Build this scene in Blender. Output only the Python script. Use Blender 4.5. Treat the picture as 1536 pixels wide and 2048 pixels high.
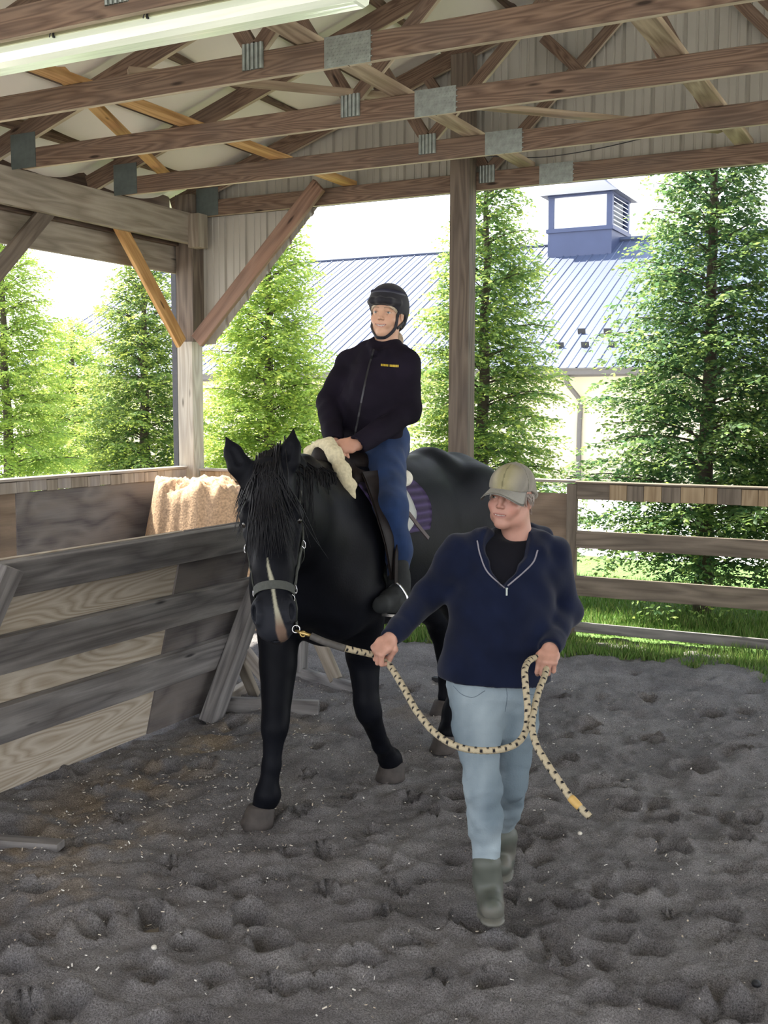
import bpy, bmesh, math, random
import numpy as np
from mathutils import Vector, Matrix
random.seed(7)
RNG = np.random.RandomState(11)
for _o in list(bpy.data.objects): bpy.data.objects.remove(_o)
SC = bpy.context.scene
COL = SC.collection

# ------------------------------------------------------------ camera
EYE = 1.80
FPX = 2213.0
_yaw, _pitch, _roll = .475862, .0924266, .00126283
def _camrows():
    cy, sy = math.cos(_yaw), math.sin(_yaw); cp, sp = math.cos(_pitch), math.sin(_pitch)
    cr, sr = math.cos(_roll), math.sin(_roll)
    B = np.array([[1, 0, 0], [0, 0, -1], [0, 1, 0.]])
    Ry = np.array([[cy, sy, 0], [-sy, cy, 0], [0, 0, 1]])
    Rp = np.array([[1, 0, 0], [0, cp, -sp], [0, sp, cp]])
    Rr = np.array([[cr, -sr, 0], [sr, cr, 0], [0, 0, 1]])
    return Rr @ Rp @ B @ Ry
CR = _camrows()
cam_d = bpy.data.cameras.new('camera'); cam = bpy.data.objects.new('camera', cam_d); COL.objects.link(cam)
cam_d.sensor_fit = 'VERTICAL'; cam_d.sensor_height = 36.0; cam_d.lens = FPX / 2048 * 36.0
cam_d.clip_start = .05; cam_d.clip_end = 500
m3 = Matrix([list(CR[0]), list(-CR[1]), list(-CR[2])]).transposed()
cam.matrix_world = Matrix.Translation((0, 0, EYE)) @ m3.to_4x4()
SC.camera = cam
def at(px, py, depth):
    """place seen at a pixel of the photograph, a measured distance away, as a world point"""
    return CR.T @ (np.array([(px - 768) / FPX, (py - 1024) / FPX, 1.0]) * depth) + np.array([0, 0, EYE])
def atY(px, py, y):
    d = CR.T @ np.array([(px - 768) / FPX, (py - 1024) / FPX, 1.0]); return np.array([0, 0, EYE]) + d * y / d[1]
def atX(px, py, x):
    d = CR.T @ np.array([(px - 768) / FPX, (py - 1024) / FPX, 1.0]); return np.array([0, 0, EYE]) + d * x / d[0]
def atZ(px, py, z=0.):
    d = CR.T @ np.array([(px - 768) / FPX, (py - 1024) / FPX, 1.0]); return np.array([0, 0, EYE]) + d * (z - EYE) / d[2]

# ------------------------------------------------------------ light
SC.view_settings.view_transform = 'Standard'; SC.view_settings.look = 'None'
SC.view_settings.gamma = 1.0; SC.view_settings.use_curve_mapping = False
SC.view_settings.exposure = 0.0
W = bpy.data.worlds.new('sky'); SC.world = W; W.use_nodes = True
wn = W.node_tree.nodes; wl = W.node_tree.links
for n in list(wn): wn.remove(n)
wo = wn.new('ShaderNodeOutputWorld'); wb = wn.new('ShaderNodeBackground'); wl.new(wb.outputs[0], wo.inputs[0])
wt = wn.new('ShaderNodeTexCoord'); wx = wn.new('ShaderNodeSeparateXYZ'); wl.new(wt.outputs['Generated'], wx.inputs[0])
wr = wn.new('ShaderNodeValToRGB'); wl.new(wx.outputs[2], wr.inputs[0]); wl.new(wr.outputs[0], wb.inputs[0])
wr.color_ramp.elements[0].position = .0; wr.color_ramp.elements[0].color = (1.0, .99, .97, 1)
wr.color_ramp.elements[1].position = .7; wr.color_ramp.elements[1].color = (.62, .76, 1.0, 1)
wb.inputs[1].default_value = 3.2
sun_d = bpy.data.lights.new('sun', 'SUN'); sun = bpy.data.objects.new('sun', sun_d); COL.objects.link(sun)
sun_d.energy = 20.0; sun_d.angle = .02; sun_d.color = (1.0, .95, .84)
sun.rotation_euler = Vector((-.50, .12, .86)).to_track_quat('Z', 'Y').to_euler(); sun.location = (-8, 10, 14)

# ------------------------------------------------------------ object helpers
def link(o, parent=None):
    COL.objects.link(o)
    if parent is not None:
        o.parent = parent; o.matrix_parent_inverse = Matrix.Translation(parent.location).inverted() if not parent.get('_b') else parent.matrix_basis.inverted()
    return o
def thing(name, label, cat, loc, group=None):
    o = bpy.data.objects.new(name, None); o.empty_display_size = .1; COL.objects.link(o); o.location = loc
    return tag(o, label, cat, group)
def tag(o, label, cat, group=None):
    o['label'] = label; o['category'] = cat
    if group: o['group'] = group
    return o
def struct(o): o['kind'] = 'structure'; return o
def setparent(o, p):
    """p lies (with its own parents) unrotated, or is a board with its own basis"""
    o.parent = p; o.matrix_parent_inverse = wmat(p).inverted()
def wmat(o):
    m = o.matrix_basis.copy()
    if o.parent: m = wmat(o.parent) @ o.matrix_parent_inverse @ m
    return m
def npmesh(name, V, F, smooth=False):
    """V (n,3); F (m,k) array of equal sided faces, or list"""
    me = bpy.data.meshes.new(name)
    if isinstance(F, np.ndarray):
        V = np.asarray(V, np.float32); k = F.shape[1]; m = len(F)
        me.vertices.add(len(V)); me.vertices.foreach_set('co', V.ravel())
        me.loops.add(m * k); me.loops.foreach_set('vertex_index', F.astype(np.int32).ravel())
        me.polygons.add(m); me.polygons.foreach_set('loop_start', np.arange(0, m * k, k, dtype=np.int32))
        try: me.polygons.foreach_set('loop_total', np.full(m, k, np.int32))
        except Exception: pass
        me.update(calc_edges=True); me.validate()
    else:
        me.from_pydata([tuple(map(float, v)) for v in V], [], F); me.update()
    if smooth:
        me.polygons.foreach_set('use_smooth', np.ones(len(me.polygons), bool))
    return me
def mk(name, V, F, mat, parent=None, origin=None, smooth=False, col=None):
    V = np.asarray(V, float)
    if origin is None:
        origin = np.array([(V[:, 0].min() + V[:, 0].max()) / 2, (V[:, 1].min() + V[:, 1].max()) / 2, V[:, 2].min()])
    origin = np.asarray(origin, float)
    me = npmesh(name, V - origin, F, smooth)
    if col is not None:
        a = me.color_attributes.new('Col', 'FLOAT_COLOR', 'POINT')
        c = np.ones((len(V), 4), np.float32); c[:, :3] = col; a.data.foreach_set('color', c.ravel())
    o = bpy.data.objects.new(name, me); o.location = origin; COL.objects.link(o)
    for m_ in (mat if isinstance(mat, (list, tuple)) else [mat]): me.materials.append(m_)
    if parent is not None: setparent(o, parent)
    return o
CUBE_F = [(0, 3, 2, 1), (4, 5, 6, 7), (0, 1, 5, 4), (1, 2, 6, 5), (2, 3, 7, 6), (3, 0, 4, 7)]
def boxv(a, b):
    (x0, y0, z0), (x1, y1, z1) = a, b
    return [(x0, y0, z0), (x1, y0, z0), (x1, y1, z0), (x0, y1, z0), (x0, y0, z1), (x1, y0, z1), (x1, y1, z1), (x0, y1, z1)]
class MB:
    def __init__(s): s.v = []; s.f = []
    def add(s, V, F):
        n = len(s.v); s.v += [tuple(map(float, v)) for v in V]; s.f += [tuple(i + n for i in f) for f in F]; return s
    def box(s, a, b):
        a, b = [min(p, q) for p, q in zip(a, b)], [max(p, q) for p, q in zip(a, b)]
        return s.add(boxv(a, b), CUBE_F)
    def obox(s, c, ex, ey, ez):
        c, ex, ey, ez = map(lambda q: np.array(q, float), (c, ex, ey, ez))
        V = [c + sx * ex + sy * ey + sz * ez for (sx, sy, sz) in ((-1, -1, -1), (1, -1, -1), (1, 1, -1), (-1, 1, -1), (-1, -1, 1), (1, -1, 1), (1, 1, 1), (-1, 1, 1))]
        return s.add(V, CUBE_F)
    def tube(s, pts, r, n=8, cap=True, flat=None):
        V, F = tube(pts, r, n, cap, flat); return s.add(V, F)
    def build(s, name, mat, parent=None, origin=None, smooth=False, bevel=0):
        o = mk(name, s.v, s.f, mat, parent, origin, smooth)
        if bevel:
            bm = bmesh.new(); bm.from_mesh(o.data)
            bmesh.ops.bevel(bm, geom=bm.edges[:], offset=bevel, segments=1, affect='EDGES'); bm.to_mesh(o.data); bm.free()
        return o
def tube(pts, r, n=8, cap=True, flat=None):
    """swept tube; r scalar or list; flat = (w,h) factors in the (side, normal) frame"""
    P = np.array(pts, float); m = len(P); r = np.full(m, r, float) if np.isscalar(r) else np.array(r, float)
    T = np.gradient(P, axis=0); T /= np.linalg.norm(T, axis=1)[:, None] + 1e-9
    up = np.array([0, 0, 1.]) if abs(T[0][2]) < .9 else np.array([1., 0, 0])
    N = np.cross(T[0], up); N /= np.linalg.norm(N); V = []
    fw, fh = flat or (1, 1)
    for i in range(m):
        N = N - T[i] * (N @ T[i]); N /= np.linalg.norm(N) + 1e-9; B = np.cross(T[i], N)
        for k in range(n):
            a = 2 * math.pi * k / n; V.append(P[i] + r[i] * (fw * math.cos(a) * N + fh * math.sin(a) * B))
    F = [(i * n + k, i * n + (k + 1) % n, (i + 1) * n + (k + 1) % n, (i + 1) * n + k) for i in range(m - 1) for k in range(n)]
    if cap: F += [tuple(range(n - 1, -1, -1)), tuple((m - 1) * n + k for k in range(n))]
    return V, F
def spline(pts, n):
    """Catmull-Rom through pts, n samples"""
    P = np.array(pts, float); P = np.vstack([2 * P[0] - P[1], P, 2 * P[-1] - P[-2]]); m = len(P) - 3
    out = []
    for t in np.linspace(0, m - 1e-6, n):
        i = int(t); u = t - i; a, b, c, d = P[i:i + 4]
        out.append(.5 * ((2 * b) + (-a + c) * u + (2 * a - 5 * b + 4 * c - d) * u * u + (-a + 3 * b - 3 * c + d) * u ** 3))
    return np.array(out)
def board(name, p0, p1, w, t, mat, parent=None, wide=(0, 0, 1), bevel=.003, ext=0, edge=None):
    """plank from p0 to p1 (centre line); w = size along 'wide', t = size across it; its grain runs along local X"""
    p0, p1 = np.array(p0, float), np.array(p1, float); d = p1 - p0; L = np.linalg.norm(d) + 2 * ext; d /= np.linalg.norm(d)
    z = np.array(wide, float); z -= d * (z @ d); z /= np.linalg.norm(z); y = np.cross(z, d)
    me = bpy.data.meshes.new(name); bm = bmesh.new()
    vs = [bm.verts.new(v) for v in boxv((-L / 2, -t / 2, -w / 2), (L / 2, t / 2, w / 2))]
    for f in CUBE_F: bm.faces.new([vs[i] for i in f])
    if bevel: bmesh.ops.bevel(bm, geom=bm.edges[:], offset=bevel, segments=1, affect='EDGES')
    bm.to_mesh(me); bm.free(); me.materials.append(mat)
    o = bpy.data.objects.new(name, me); COL.objects.link(o)
    c = (p0 + p1) / 2
    o.matrix_basis = Matrix(((d[0], y[0], z[0], c[0]), (d[1], y[1], z[1], c[1]), (d[2], y[2], z[2], c[2]), (0, 0, 0, 1)))
    if parent is not None: setparent(o, parent)
    if edge is not None:                       # the down-facing edge of a roof timber is paler than its faces
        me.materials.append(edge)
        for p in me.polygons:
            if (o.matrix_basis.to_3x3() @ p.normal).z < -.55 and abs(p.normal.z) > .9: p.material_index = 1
    return o

# ------------------------------------------------------------ materials
def newmat(name):
    m = bpy.data.materials.new(name); m.use_nodes = True; nt = m.node_tree
    b = nt.nodes['Principled BSDF']; return m, nt, nt.nodes, nt.links, b
def plain(name, c, rough=.6, metal=0, noise=.12, scale=30, bump=0, spec=.5, sheen=0):
    m, nt, N, L, b = newmat(name)
    tc = N.new('ShaderNodeTexCoord'); nz = N.new('ShaderNodeTexNoise'); nz.inputs['Scale'].default_value = scale; nz.inputs['Detail'].default_value = 5
    L.new(tc.outputs['Object'], nz.inputs['Vector'])
    r = N.new('ShaderNodeValToRGB'); L.new(nz.outputs['Fac'], r.inputs[0])
    r.color_ramp.elements[0].position = .3; r.color_ramp.elements[1].position = .7
    r.color_ramp.elements[0].color = (*[x * (1 - noise) for x in c], 1); r.color_ramp.elements[1].color = (*[min(1, x * (1 + noise)) for x in c], 1)
    L.new(r.outputs[0], b.inputs['Base Color'])
    b.inputs['Roughness'].default_value = rough; b.inputs['Metallic'].default_value = metal
    b.inputs['Specular IOR Level'].default_value = spec
    if sheen: b.inputs['Sheen Weight'].default_value = sheen
    if bump:
        bp = N.new('ShaderNodeBump'); bp.inputs['Strength'].default_value = bump; bp.inputs['Distance'].default_value = .004
        L.new(nz.outputs['Fac'], bp.inputs['Height']); L.new(bp.outputs[0], b.inputs['Normal'])
    return m
def wood(name, dark, light, freq=9, contour=10, weather=.35, wcol=(.2, .19, .18), rough=.75, stretch=.9, tint=.0, flatfreq=None):
    m, nt, N, L, b = newmat(name)
    tc = N.new('ShaderNodeTexCoord'); oi = N.new('ShaderNodeObjectInfo')
    mul = N.new('ShaderNodeMath'); mul.operation = 'MULTIPLY'; mul.inputs[1].default_value = 37.0; L.new(oi.outputs['Random'], mul.inputs[0])
    cx = N.new('ShaderNodeCombineXYZ'); L.new(mul.outputs[0], cx.inputs[0]); L.new(mul.outputs[0], cx.inputs[1]); L.new(mul.outputs[0], cx.inputs[2])
    ad = N.new('ShaderNodeVectorMath'); ad.operation = 'ADD'; L.new(tc.outputs['Object'], ad.inputs[0]); L.new(cx.outputs[0], ad.inputs[1])
    def scaled(s):
        v = N.new('ShaderNodeVectorMath'); v.operation = 'MULTIPLY'; L.new(ad.outputs[0], v.inputs[0]); v.inputs[1].default_value = s; return v.outputs[0]
    n1 = N.new('ShaderNodeTexNoise'); n1.inputs['Scale'].default_value = 1; n1.inputs['Detail'].default_value = 1.5; n1.inputs['Distortion'].default_value = .15
    ff = flatfreq or freq
    L.new(scaled((stretch, ff, freq)), n1.inputs['Vector'])
    mm = N.new('ShaderNodeMath'); mm.operation = 'MULTIPLY'; mm.inputs[1].default_value = contour; L.new(n1.outputs['Fac'], mm.inputs[0])
    pp = N.new('ShaderNodeMath'); pp.operation = 'PINGPONG'; pp.inputs[1].default_value = .5; L.new(mm.outputs[0], pp.inputs[0])
    n2 = N.new('ShaderNodeTexNoise'); n2.inputs['Scale'].default_value = 1; n2.inputs['Detail'].default_value = 4
    L.new(scaled((3, 110, 110)), n2.inputs['Vector'])
    a2 = N.new('ShaderNodeMath'); a2.operation = 'MULTIPLY_ADD'; L.new(n2.outputs['Fac'], a2.inputs[0]); a2.inputs[1].default_value = .5; L.new(pp.outputs[0], a2.inputs[2])
    r = N.new('ShaderNodeValToRGB'); L.new(a2.outputs[0], r.inputs[0])
    r.color_ramp.elements[0].position = .2; r.color_ramp.elements[0].color = (*dark, 1)
    r.color_ramp.elements[1].position = .72; r.color_ramp.elements[1].color = (*light, 1)
    n3 = N.new('ShaderNodeTexNoise'); n3.inputs['Scale'].default_value = 1; n3.inputs['Detail'].default_value = 6; n3.inputs['Roughness'].default_value = .65
    L.new(scaled((1.6, 5, 5)), n3.inputs['Vector'])
    r3 = N.new('ShaderNodeValToRGB'); L.new(n3.outputs['Fac'], r3.inputs[0]); r3.color_ramp.elements[0].position = .42; r3.color_ramp.elements[1].position = .68
    w3 = N.new('ShaderNodeMath'); w3.operation = 'MULTIPLY'; L.new(r3.outputs[0], w3.inputs[0]); w3.inputs[1].default_value = weather
    mx = N.new('ShaderNodeMix'); mx.data_type = 'RGBA'; L.new(w3.outputs[0], mx.inputs['Factor']); L.new(r.outputs[0], mx.inputs['A']); mx.inputs['B'].default_value = (*wcol, 1)
    # knots
    vo = N.new('ShaderNodeTexVoronoi'); vo.inputs['Scale'].default_value = 1; L.new(scaled((1.7, 8, 8)), vo.inputs['Vector'])
    rk = N.new('ShaderNodeValToRGB'); L.new(vo.outputs['Distance'], rk.inputs[0]); rk.color_ramp.elements[0].position = .05; rk.color_ramp.elements[1].position = .11
    mk_ = N.new('ShaderNodeMix'); mk_.data_type = 'RGBA'; L.new(rk.outputs[0], mk_.inputs['Factor']); L.new(mx.outputs['Result'], mk_.inputs['B']); mk_.inputs['A'].default_value = (*[x * .35 for x in dark], 1)
    L.new(mk_.outputs['Result'], b.inputs['Base Color'])
    b.inputs['Roughness'].default_value = rough; b.inputs['Specular IOR Level'].default_value = .25
    bp = N.new('ShaderNodeBump'); bp.inputs['Strength'].default_value = .35; bp.inputs['Distance'].default_value = .002
    L.new(a2.outputs[0], bp.inputs['Height']); L.new(bp.outputs[0], b.inputs['Normal'])
    return m
def colattr(name, rough=.6, spec=.4, bump=0, bscale=80, sheen=0, sss=0, metal=0):
    m, nt, N, L, b = newmat(name)
    a = N.new('ShaderNodeVertexColor'); a.layer_name = 'Col'; L.new(a.outputs[0], b.inputs['Base Color'])
    b.inputs['Roughness'].default_value = rough; b.inputs['Specular IOR Level'].default_value = spec; b.inputs['Metallic'].default_value = metal
    if sheen: b.inputs['Sheen Weight'].default_value = sheen; b.inputs['Sheen Roughness'].default_value = .4
    if sss: b.inputs['Subsurface Weight'].default_value = sss; b.inputs['Subsurface Radius'].default_value = (.012, .004, .002)
    if bump:
        tc = N.new('ShaderNodeTexCoord'); nz = N.new('ShaderNodeTexNoise'); nz.inputs['Scale'].default_value = bscale; nz.inputs['Detail'].default_value = 4
        L.new(tc.outputs['Object'], nz.inputs['Vector'])
        bp = N.new('ShaderNodeBump'); bp.inputs['Strength'].default_value = bump; bp.inputs['Distance'].default_value = .006
        L.new(nz.outputs['Fac'], bp.inputs['Height']); L.new(bp.outputs[0], b.inputs['Normal'])
    return m

M = {}
M['truss'] = wood('truss_pine', (.098, .062, .044), (.215, .145, .102), freq=12, contour=13, weather=.5, wcol=(.115, .09, .075))
M['edge'] = wood('pale_under_edge', (.38, .31, .22), (.60, .51, .38), contour=5, weather=.25, wcol=(.25, .2, .15))
M['yellowpine'] = wood('yellow_pine', (.36, .19, .07), (.55, .33, .14), contour=6, weather=.12, wcol=(.25, .17, .1))
M['paleboard'] = wood('pale_board', (.26, .19, .13), (.48, .38, .27), contour=5, weather=.4, wcol=(.2, .16, .13))
M['darkwood'] = wood('dark_wood', (.055, .035, .027), (.12, .08, .06), contour=6, weather=.3, wcol=(.05, .045, .04))
M['beam'] = wood('grey_tan_beam', (.20, .165, .125), (.33, .285, .23), contour=5, weather=.4, wcol=(.17, .15, .125))
M['redbrown'] = wood('red_brown_brace', (.15, .085, .058), (.28, .17, .12), contour=5, weather=.35, wcol=(.22, .16, .13))
M['greywood'] = wood('weathered_grey_wood', (.115, .108, .108), (.27, .255, .245), contour=5, weather=.5, wcol=(.10, .085, .075))
M['rail'] = wood('fence_rail_wood', (.13, .105, .08), (.25, .205, .16), contour=5, weather=.5, wcol=(.10, .085, .07))
M['cap'] = wood('cap_block_wood', (.25, .21, .17), (.40, .35, .29), contour=4, weather=.6, wcol=(.24, .23, .25))
M['endgrain'] = wood('tan_block_wood', (.27, .19, .11), (.42, .32, .2), contour=6, weather=.35, wcol=(.2, .14, .1))
M['post'] = wood('pale_post_wood', (.34, .30, .24), (.5, .46, .38), contour=7, weather=.3, wcol=(.27, .27, .27))
M['postdark'] = wood('brown_post_wood', (.085, .066, .052), (.17, .135, .105), contour=6, weather=.4, wcol=(.12, .10, .09))
M['ply'] = wood('pale_plywood', (.37, .30, .22), (.58, .52, .43), freq=4.2, flatfreq=4.2, contour=22, weather=.35, wcol=(.42, .36, .29), stretch=.8)
M['plydark'] = wood('stained_plywood', (.085, .076, .080), (.195, .178, .17), freq=3, contour=5, weather=.7, wcol=(.2, .17, .145), stretch=1.5)
M['plybrown'] = wood('brown_plywood', (.16, .115, .08), (.27, .20, .145), freq=3, contour=5, weather=.5, wcol=(.11, .09, .075), stretch=1)
M['darkplate'] = plain('dull_grey_plate', (.12,.145,.14), .5, .4, .1, 25)
M['galv'] = plain('galvanized_steel', (.30, .33, .31), .42, .75, .2, 25)
M['darkmetal'] = plain('dark_metal', (.05, .05, .055), .5, .4, .1)
M['siding'] = plain('painted_steel_siding', (.40, .38, .33), .5, .0, .06, 3)
M['roofmetal'] = plain('blue_grey_roof_metal', (.066, .082, .135), .5, .1, .06, .6)
M['cupola'] = plain('slate_blue_metal', (.05, .065, .13), .5, .2, .06, 2)
M['cupola_top'] = plain('slate_blue_roof', (.026, .034, .066), .65, .0, .06, 2)
M['cream'] = plain('cream_wall', (.56, .50, .36), .7, 0, .05, 2)
M['gutter'] = plain('grey_gutter', (.10, .092, .085), .6, 0, .05)
# ------------------------------------------------------------ smooth sculpting volume
def _v(a): return np.array(a, np.float64)
class Vol:
    """signed distance field on a grid; shapes are added with soft joins, then skinned into one continuous surface"""
    def __init__(s, lo, hi, h):
        s.lo = _v(lo); s.h = h; s.n = np.ceil((_v(hi) - s.lo) / h).astype(int) + 1
        s.F = np.full(tuple(s.n), 1.0, np.float32)
        s.ax = [(s.lo[i] + h * np.arange(s.n[i])).astype(np.float32) for i in range(3)]
    def _sub(s, lo, hi):
        i0 = np.clip(np.floor((_v(lo) - s.lo) / s.h).astype(int), 0, s.n); i1 = np.clip(np.ceil((_v(hi) - s.lo) / s.h).astype(int) + 1, 0, s.n)
        if np.any(i1 <= i0): return None
        sl = tuple(slice(a, b) for a, b in zip(i0, i1))
        X = s.ax[0][sl[0]][:, None, None]; Y = s.ax[1][sl[1]][None, :, None]; Z = s.ax[2][sl[2]][None, None, :]
        return sl, X, Y, Z
    def _put(s, sl, d, k, cut):
        f = s.F[sl]
        if cut: d = -d; h_ = np.maximum(k - np.abs(f - d), 0) / k if k > 0 else 0; s.F[sl] = np.maximum(f, d) + h_ * h_ * k * .25
        else: h_ = np.maximum(k - np.abs(f - d), 0) / k if k > 0 else 0; s.F[sl] = np.minimum(f, d) - h_ * h_ * k * .25
    def ell(s, c, r, R=None, k=.02, cut=False):
        """ellipsoid; R rows = its axes"""
        c = _v(c); r = _v(r) if np.ndim(r) else np.full(3, float(r)); e = r.max() + k * 1.3 + 2 * s.h
        q = s._sub(c - e, c + e)
        if q is None: return s
        sl, X, Y, Z = q; dx, dy, dz = X - c[0], Y - c[1], Z - c[2]
        if R is not None:
            R = _v(R); dx, dy, dz = [R[i, 0] * dx + R[i, 1] * dy + R[i, 2] * dz for i in range(3)]
        k0 = np.sqrt((dx / r[0]) ** 2 + (dy / r[1]) ** 2 + (dz / r[2]) ** 2) + 1e-6
        k1 = np.sqrt((dx / r[0] ** 2) ** 2 + (dy / r[1] ** 2) ** 2 + (dz / r[2] ** 2) ** 2) + 1e-6
        s._put(sl, k0 * (k0 - 1) / k1, k, cut); return s
    def cone(s, a, b, ra, rb, k=.02, cut=False, n=None, sq=1.0):
        """rounded cone; n, sq: direction across which it is flattened by factor sq"""
        a, b = _v(a), _v(b); rm = max(ra, rb) * max(1, sq) + k * 1.3 + 2 * s.h
        q = s._sub(np.minimum(a, b) - rm, np.maximum(a, b) + rm)
        if q is None: return s
        sl, X, Y, Z = q; ab = b - a; L2 = ab @ ab + 1e-12
        dx, dy, dz = X - a[0], Y - a[1], Z - a[2]
        t = np.clip((dx * ab[0] + dy * ab[1] + dz * ab[2]) / L2, 0, 1)
        dx, dy, dz = dx - t * ab[0], dy - t * ab[1], dz - t * ab[2]
        if n is not None:
            n = _v(n); n = n / np.linalg.norm(n); g = (dx * n[0] + dy * n[1] + dz * n[2]) * (1 / sq - 1)
            dx, dy, dz = dx + g * n[0], dy + g * n[1], dz + g * n[2]
        d = np.sqrt(dx * dx + dy * dy + dz * dz) - (ra + (rb - ra) * t)
        if n is not None and sq < 1: d = d * max(sq, .6)
        s._put(sl, d, k, cut); return s
    def chain(s, pts, rs, k=.02, n=None, sq=1.0, cut=False):
        for i in range(len(pts) - 1): s.cone(pts[i], pts[i + 1], rs[i], rs[i + 1], k, cut, n, sq)
        return s
    def half(s, p, n):
        """cut away everything on the side n points to"""
        p, n = _v(p), _v(n); n /= np.linalg.norm(n)
        d = (s.ax[0][:, None, None] - p[0]) * n[0] + (s.ax[1][None, :, None] - p[1]) * n[1] + (s.ax[2][None, None, :] - p[2]) * n[2]
        s.F = np.maximum(s.F, d.astype(np.float32)); return s
    def noise(s, amp, freq, seed=0):
        r = np.random.RandomState(seed); acc = 0
        X, Y, Z = s.ax[0][:, None, None], s.ax[1][None, :, None], s.ax[2][None, None, :]
        for i in range(5):
            d = r.normal(size=3); d /= np.linalg.norm(d); f_ = freq * (1 + .5 * i)
            w = r.normal(size=3) * .6
            acc = acc + np.sin(f_ * (d[0] * X + d[1] * Y + d[2] * Z) + r.uniform(0, 6) + 1.3 * np.sin(f_ * .6 * (w[0] * X + w[1] * Y + w[2] * Z)))
        s.F = s.F + (acc * amp / 3).astype(np.float32); return s
    def mesh(s):
        F = s.F; F[0] = F[-1] = 1; F[:, 0] = F[:, -1] = 1; F[:, :, 0] = F[:, :, -1] = 1
        S = F < 0; c = [(i, j, k) for i in (0, 1) for j in (0, 1) for k in (0, 1)]
        n = [d - 1 for d in F.shape]
        cnt = np.zeros(n, np.int8)
        for i, j, k in c: cnt += S[i:i + n[0], j:j + n[1], k:k + n[2]]
        I, J, K = np.nonzero((cnt > 0) & (cnt < 8)); del cnt
        vals = np.array([F[I + i, J + j, K + k] for i, j, k in c], np.float32)
        acc = np.zeros((len(I), 3)); num = np.zeros(len(I))
        for a in range(8):
            for b in range(a + 1, 8):
                ca, cb = np.array(c[a]), np.array(c[b])
                if abs(ca - cb).sum() != 1: continue
                m_ = (vals[a] < 0) != (vals[b] < 0); t = vals[a] / (vals[a] - vals[b] + 1e-20)
                p = ca[None] + np.clip(t, 0, 1)[:, None] * (cb - ca)[None]
                acc += np.where(m_[:, None], p, 0); num += m_
        V = s.lo + s.h * (np.stack([I, J, K], 1) + acc / num[:, None])
        idx = np.full(n, -1, np.int32); idx[I, J, K] = np.arange(len(I))
        Q = []
        for ax in range(3):
            A = [slice(None)] * 3; B = [slice(None)] * 3; A[ax] = slice(0, -1); B[ax] = slice(1, None)
            sa, sb = S[tuple(A)], S[tuple(B)]; e = np.argwhere(sa != sb)
            o1, o2 = [(1, 2), (2, 0), (0, 1)][ax]
            u = np.zeros(3, int); v = np.zeros(3, int); u[o1] = 1; v[o2] = 1
            q = np.stack([idx[tuple((e - d).T)] for d in (0 * u, u, u + v, v)], 1)
            fl = ~sa[tuple(e.T)]; q[fl] = q[fl][:, ::-1]; Q.append(q)
        return V, np.concatenate(Q)
def fmt_join(parts):
    V = []; F = []; n = 0
    for v, f in parts: V.append(v); F.append(f + n); n += len(v)
    return np.concatenate(V), np.concatenate(F)
def rotbasis(fwd, up=(0, 0, 1)):
    """rows: right(left hand side of viewer?), fwd, up -> right = fwd x up"""
    f = _v(fwd); f /= np.linalg.norm(f); u = _v(up); u -= f * (u @ f); u /= np.linalg.norm(u); r = np.cross(f, u)
    return np.array([r, f, u])
def vsample(s, p):
    q = (np.asarray(p) - s.lo) / s.h; i = np.floor(q).astype(int)
    if np.any(i < 0) or np.any(i + 1 >= s.n): return 1.0
    f = q - i; c = s.F[i[0]:i[0] + 2, i[1]:i[1] + 2, i[2]:i[2] + 2]
    c = c[0] * (1 - f[0]) + c[1] * f[0]; c = c[0] * (1 - f[1]) + c[1] * f[1]; return c[0] * (1 - f[2]) + c[1] * f[2]
def cast(s, o, d, off=0.0, far=.4):
    """walk from outside towards o along -d, stop off above the skin"""
    o, d = _v(o), _v(d); d = d / np.linalg.norm(d); t = far
    while t > 0:
        f = vsample(s, o + d * t)
        if f <= off + 1e-4: return o + d * t
        t -= max(.0012, min(f - off, .02) * .6)
    return o
def ribbon(pts, nrm, w, th, MBo=None):
    """flat strap along pts; nrm = outward normal at each point"""
    P = np.array(pts, float); Nn = np.array(nrm, float); T = np.gradient(P, axis=0); T /= np.linalg.norm(T, axis=1)[:, None] + 1e-9
    B = np.cross(T, Nn); B /= np.linalg.norm(B, axis=1)[:, None] + 1e-9; Nn = np.cross(B, T)
    w = np.full(len(P), w) if np.isscalar(w) else np.array(w); V = []
    for p, n_, b_, ww in zip(P, Nn, B, w): V += [p - b_ * ww / 2, p - b_ * ww / 2 + n_ * th, p + b_ * ww / 2 + n_ * th, p + b_ * ww / 2]
    k = len(P); F = [(4 * i + j, 4 * i + (j + 1) % 4, 4 * i + 4 + (j + 1) % 4, 4 * i + 4 + j) for i in range(k - 1) for j in range(4)] + [(3, 2, 1, 0), (4 * k - 4, 4 * k - 3, 4 * k - 2, 4 * k - 1)]
    if MBo is not None: MBo.add(V, F); return MBo
    return V, F
def ringmesh(c, ax, R_, r, n=24, m=8, sq=1.0, up=None, MBo=None):
    c, ax = _v(c), _v(ax); ax /= np.linalg.norm(ax); u = _v(up) if up is not None else np.cross(ax, (0.3, .2, 1)); u -= ax * (u @ ax); u /= np.linalg.norm(u); v = np.cross(ax, u)
    a = np.linspace(0, 2 * math.pi, n, endpoint=False); V = []
    for t in a:
        d = u * math.cos(t) + v * math.sin(t) * sq
        for b in range(m): g = 2 * math.pi * b / m; V.append(c + d * (R_ + r * math.cos(g)) + ax * r * math.sin(g))
    F = [(i * m + j, i * m + (j + 1) % m, ((i + 1) % n) * m + (j + 1) % m, ((i + 1) % n) * m + j) for i in range(n) for j in range(m)]
    if MBo is not None: MBo.add(V, F); return MBo
    return V, F
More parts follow.
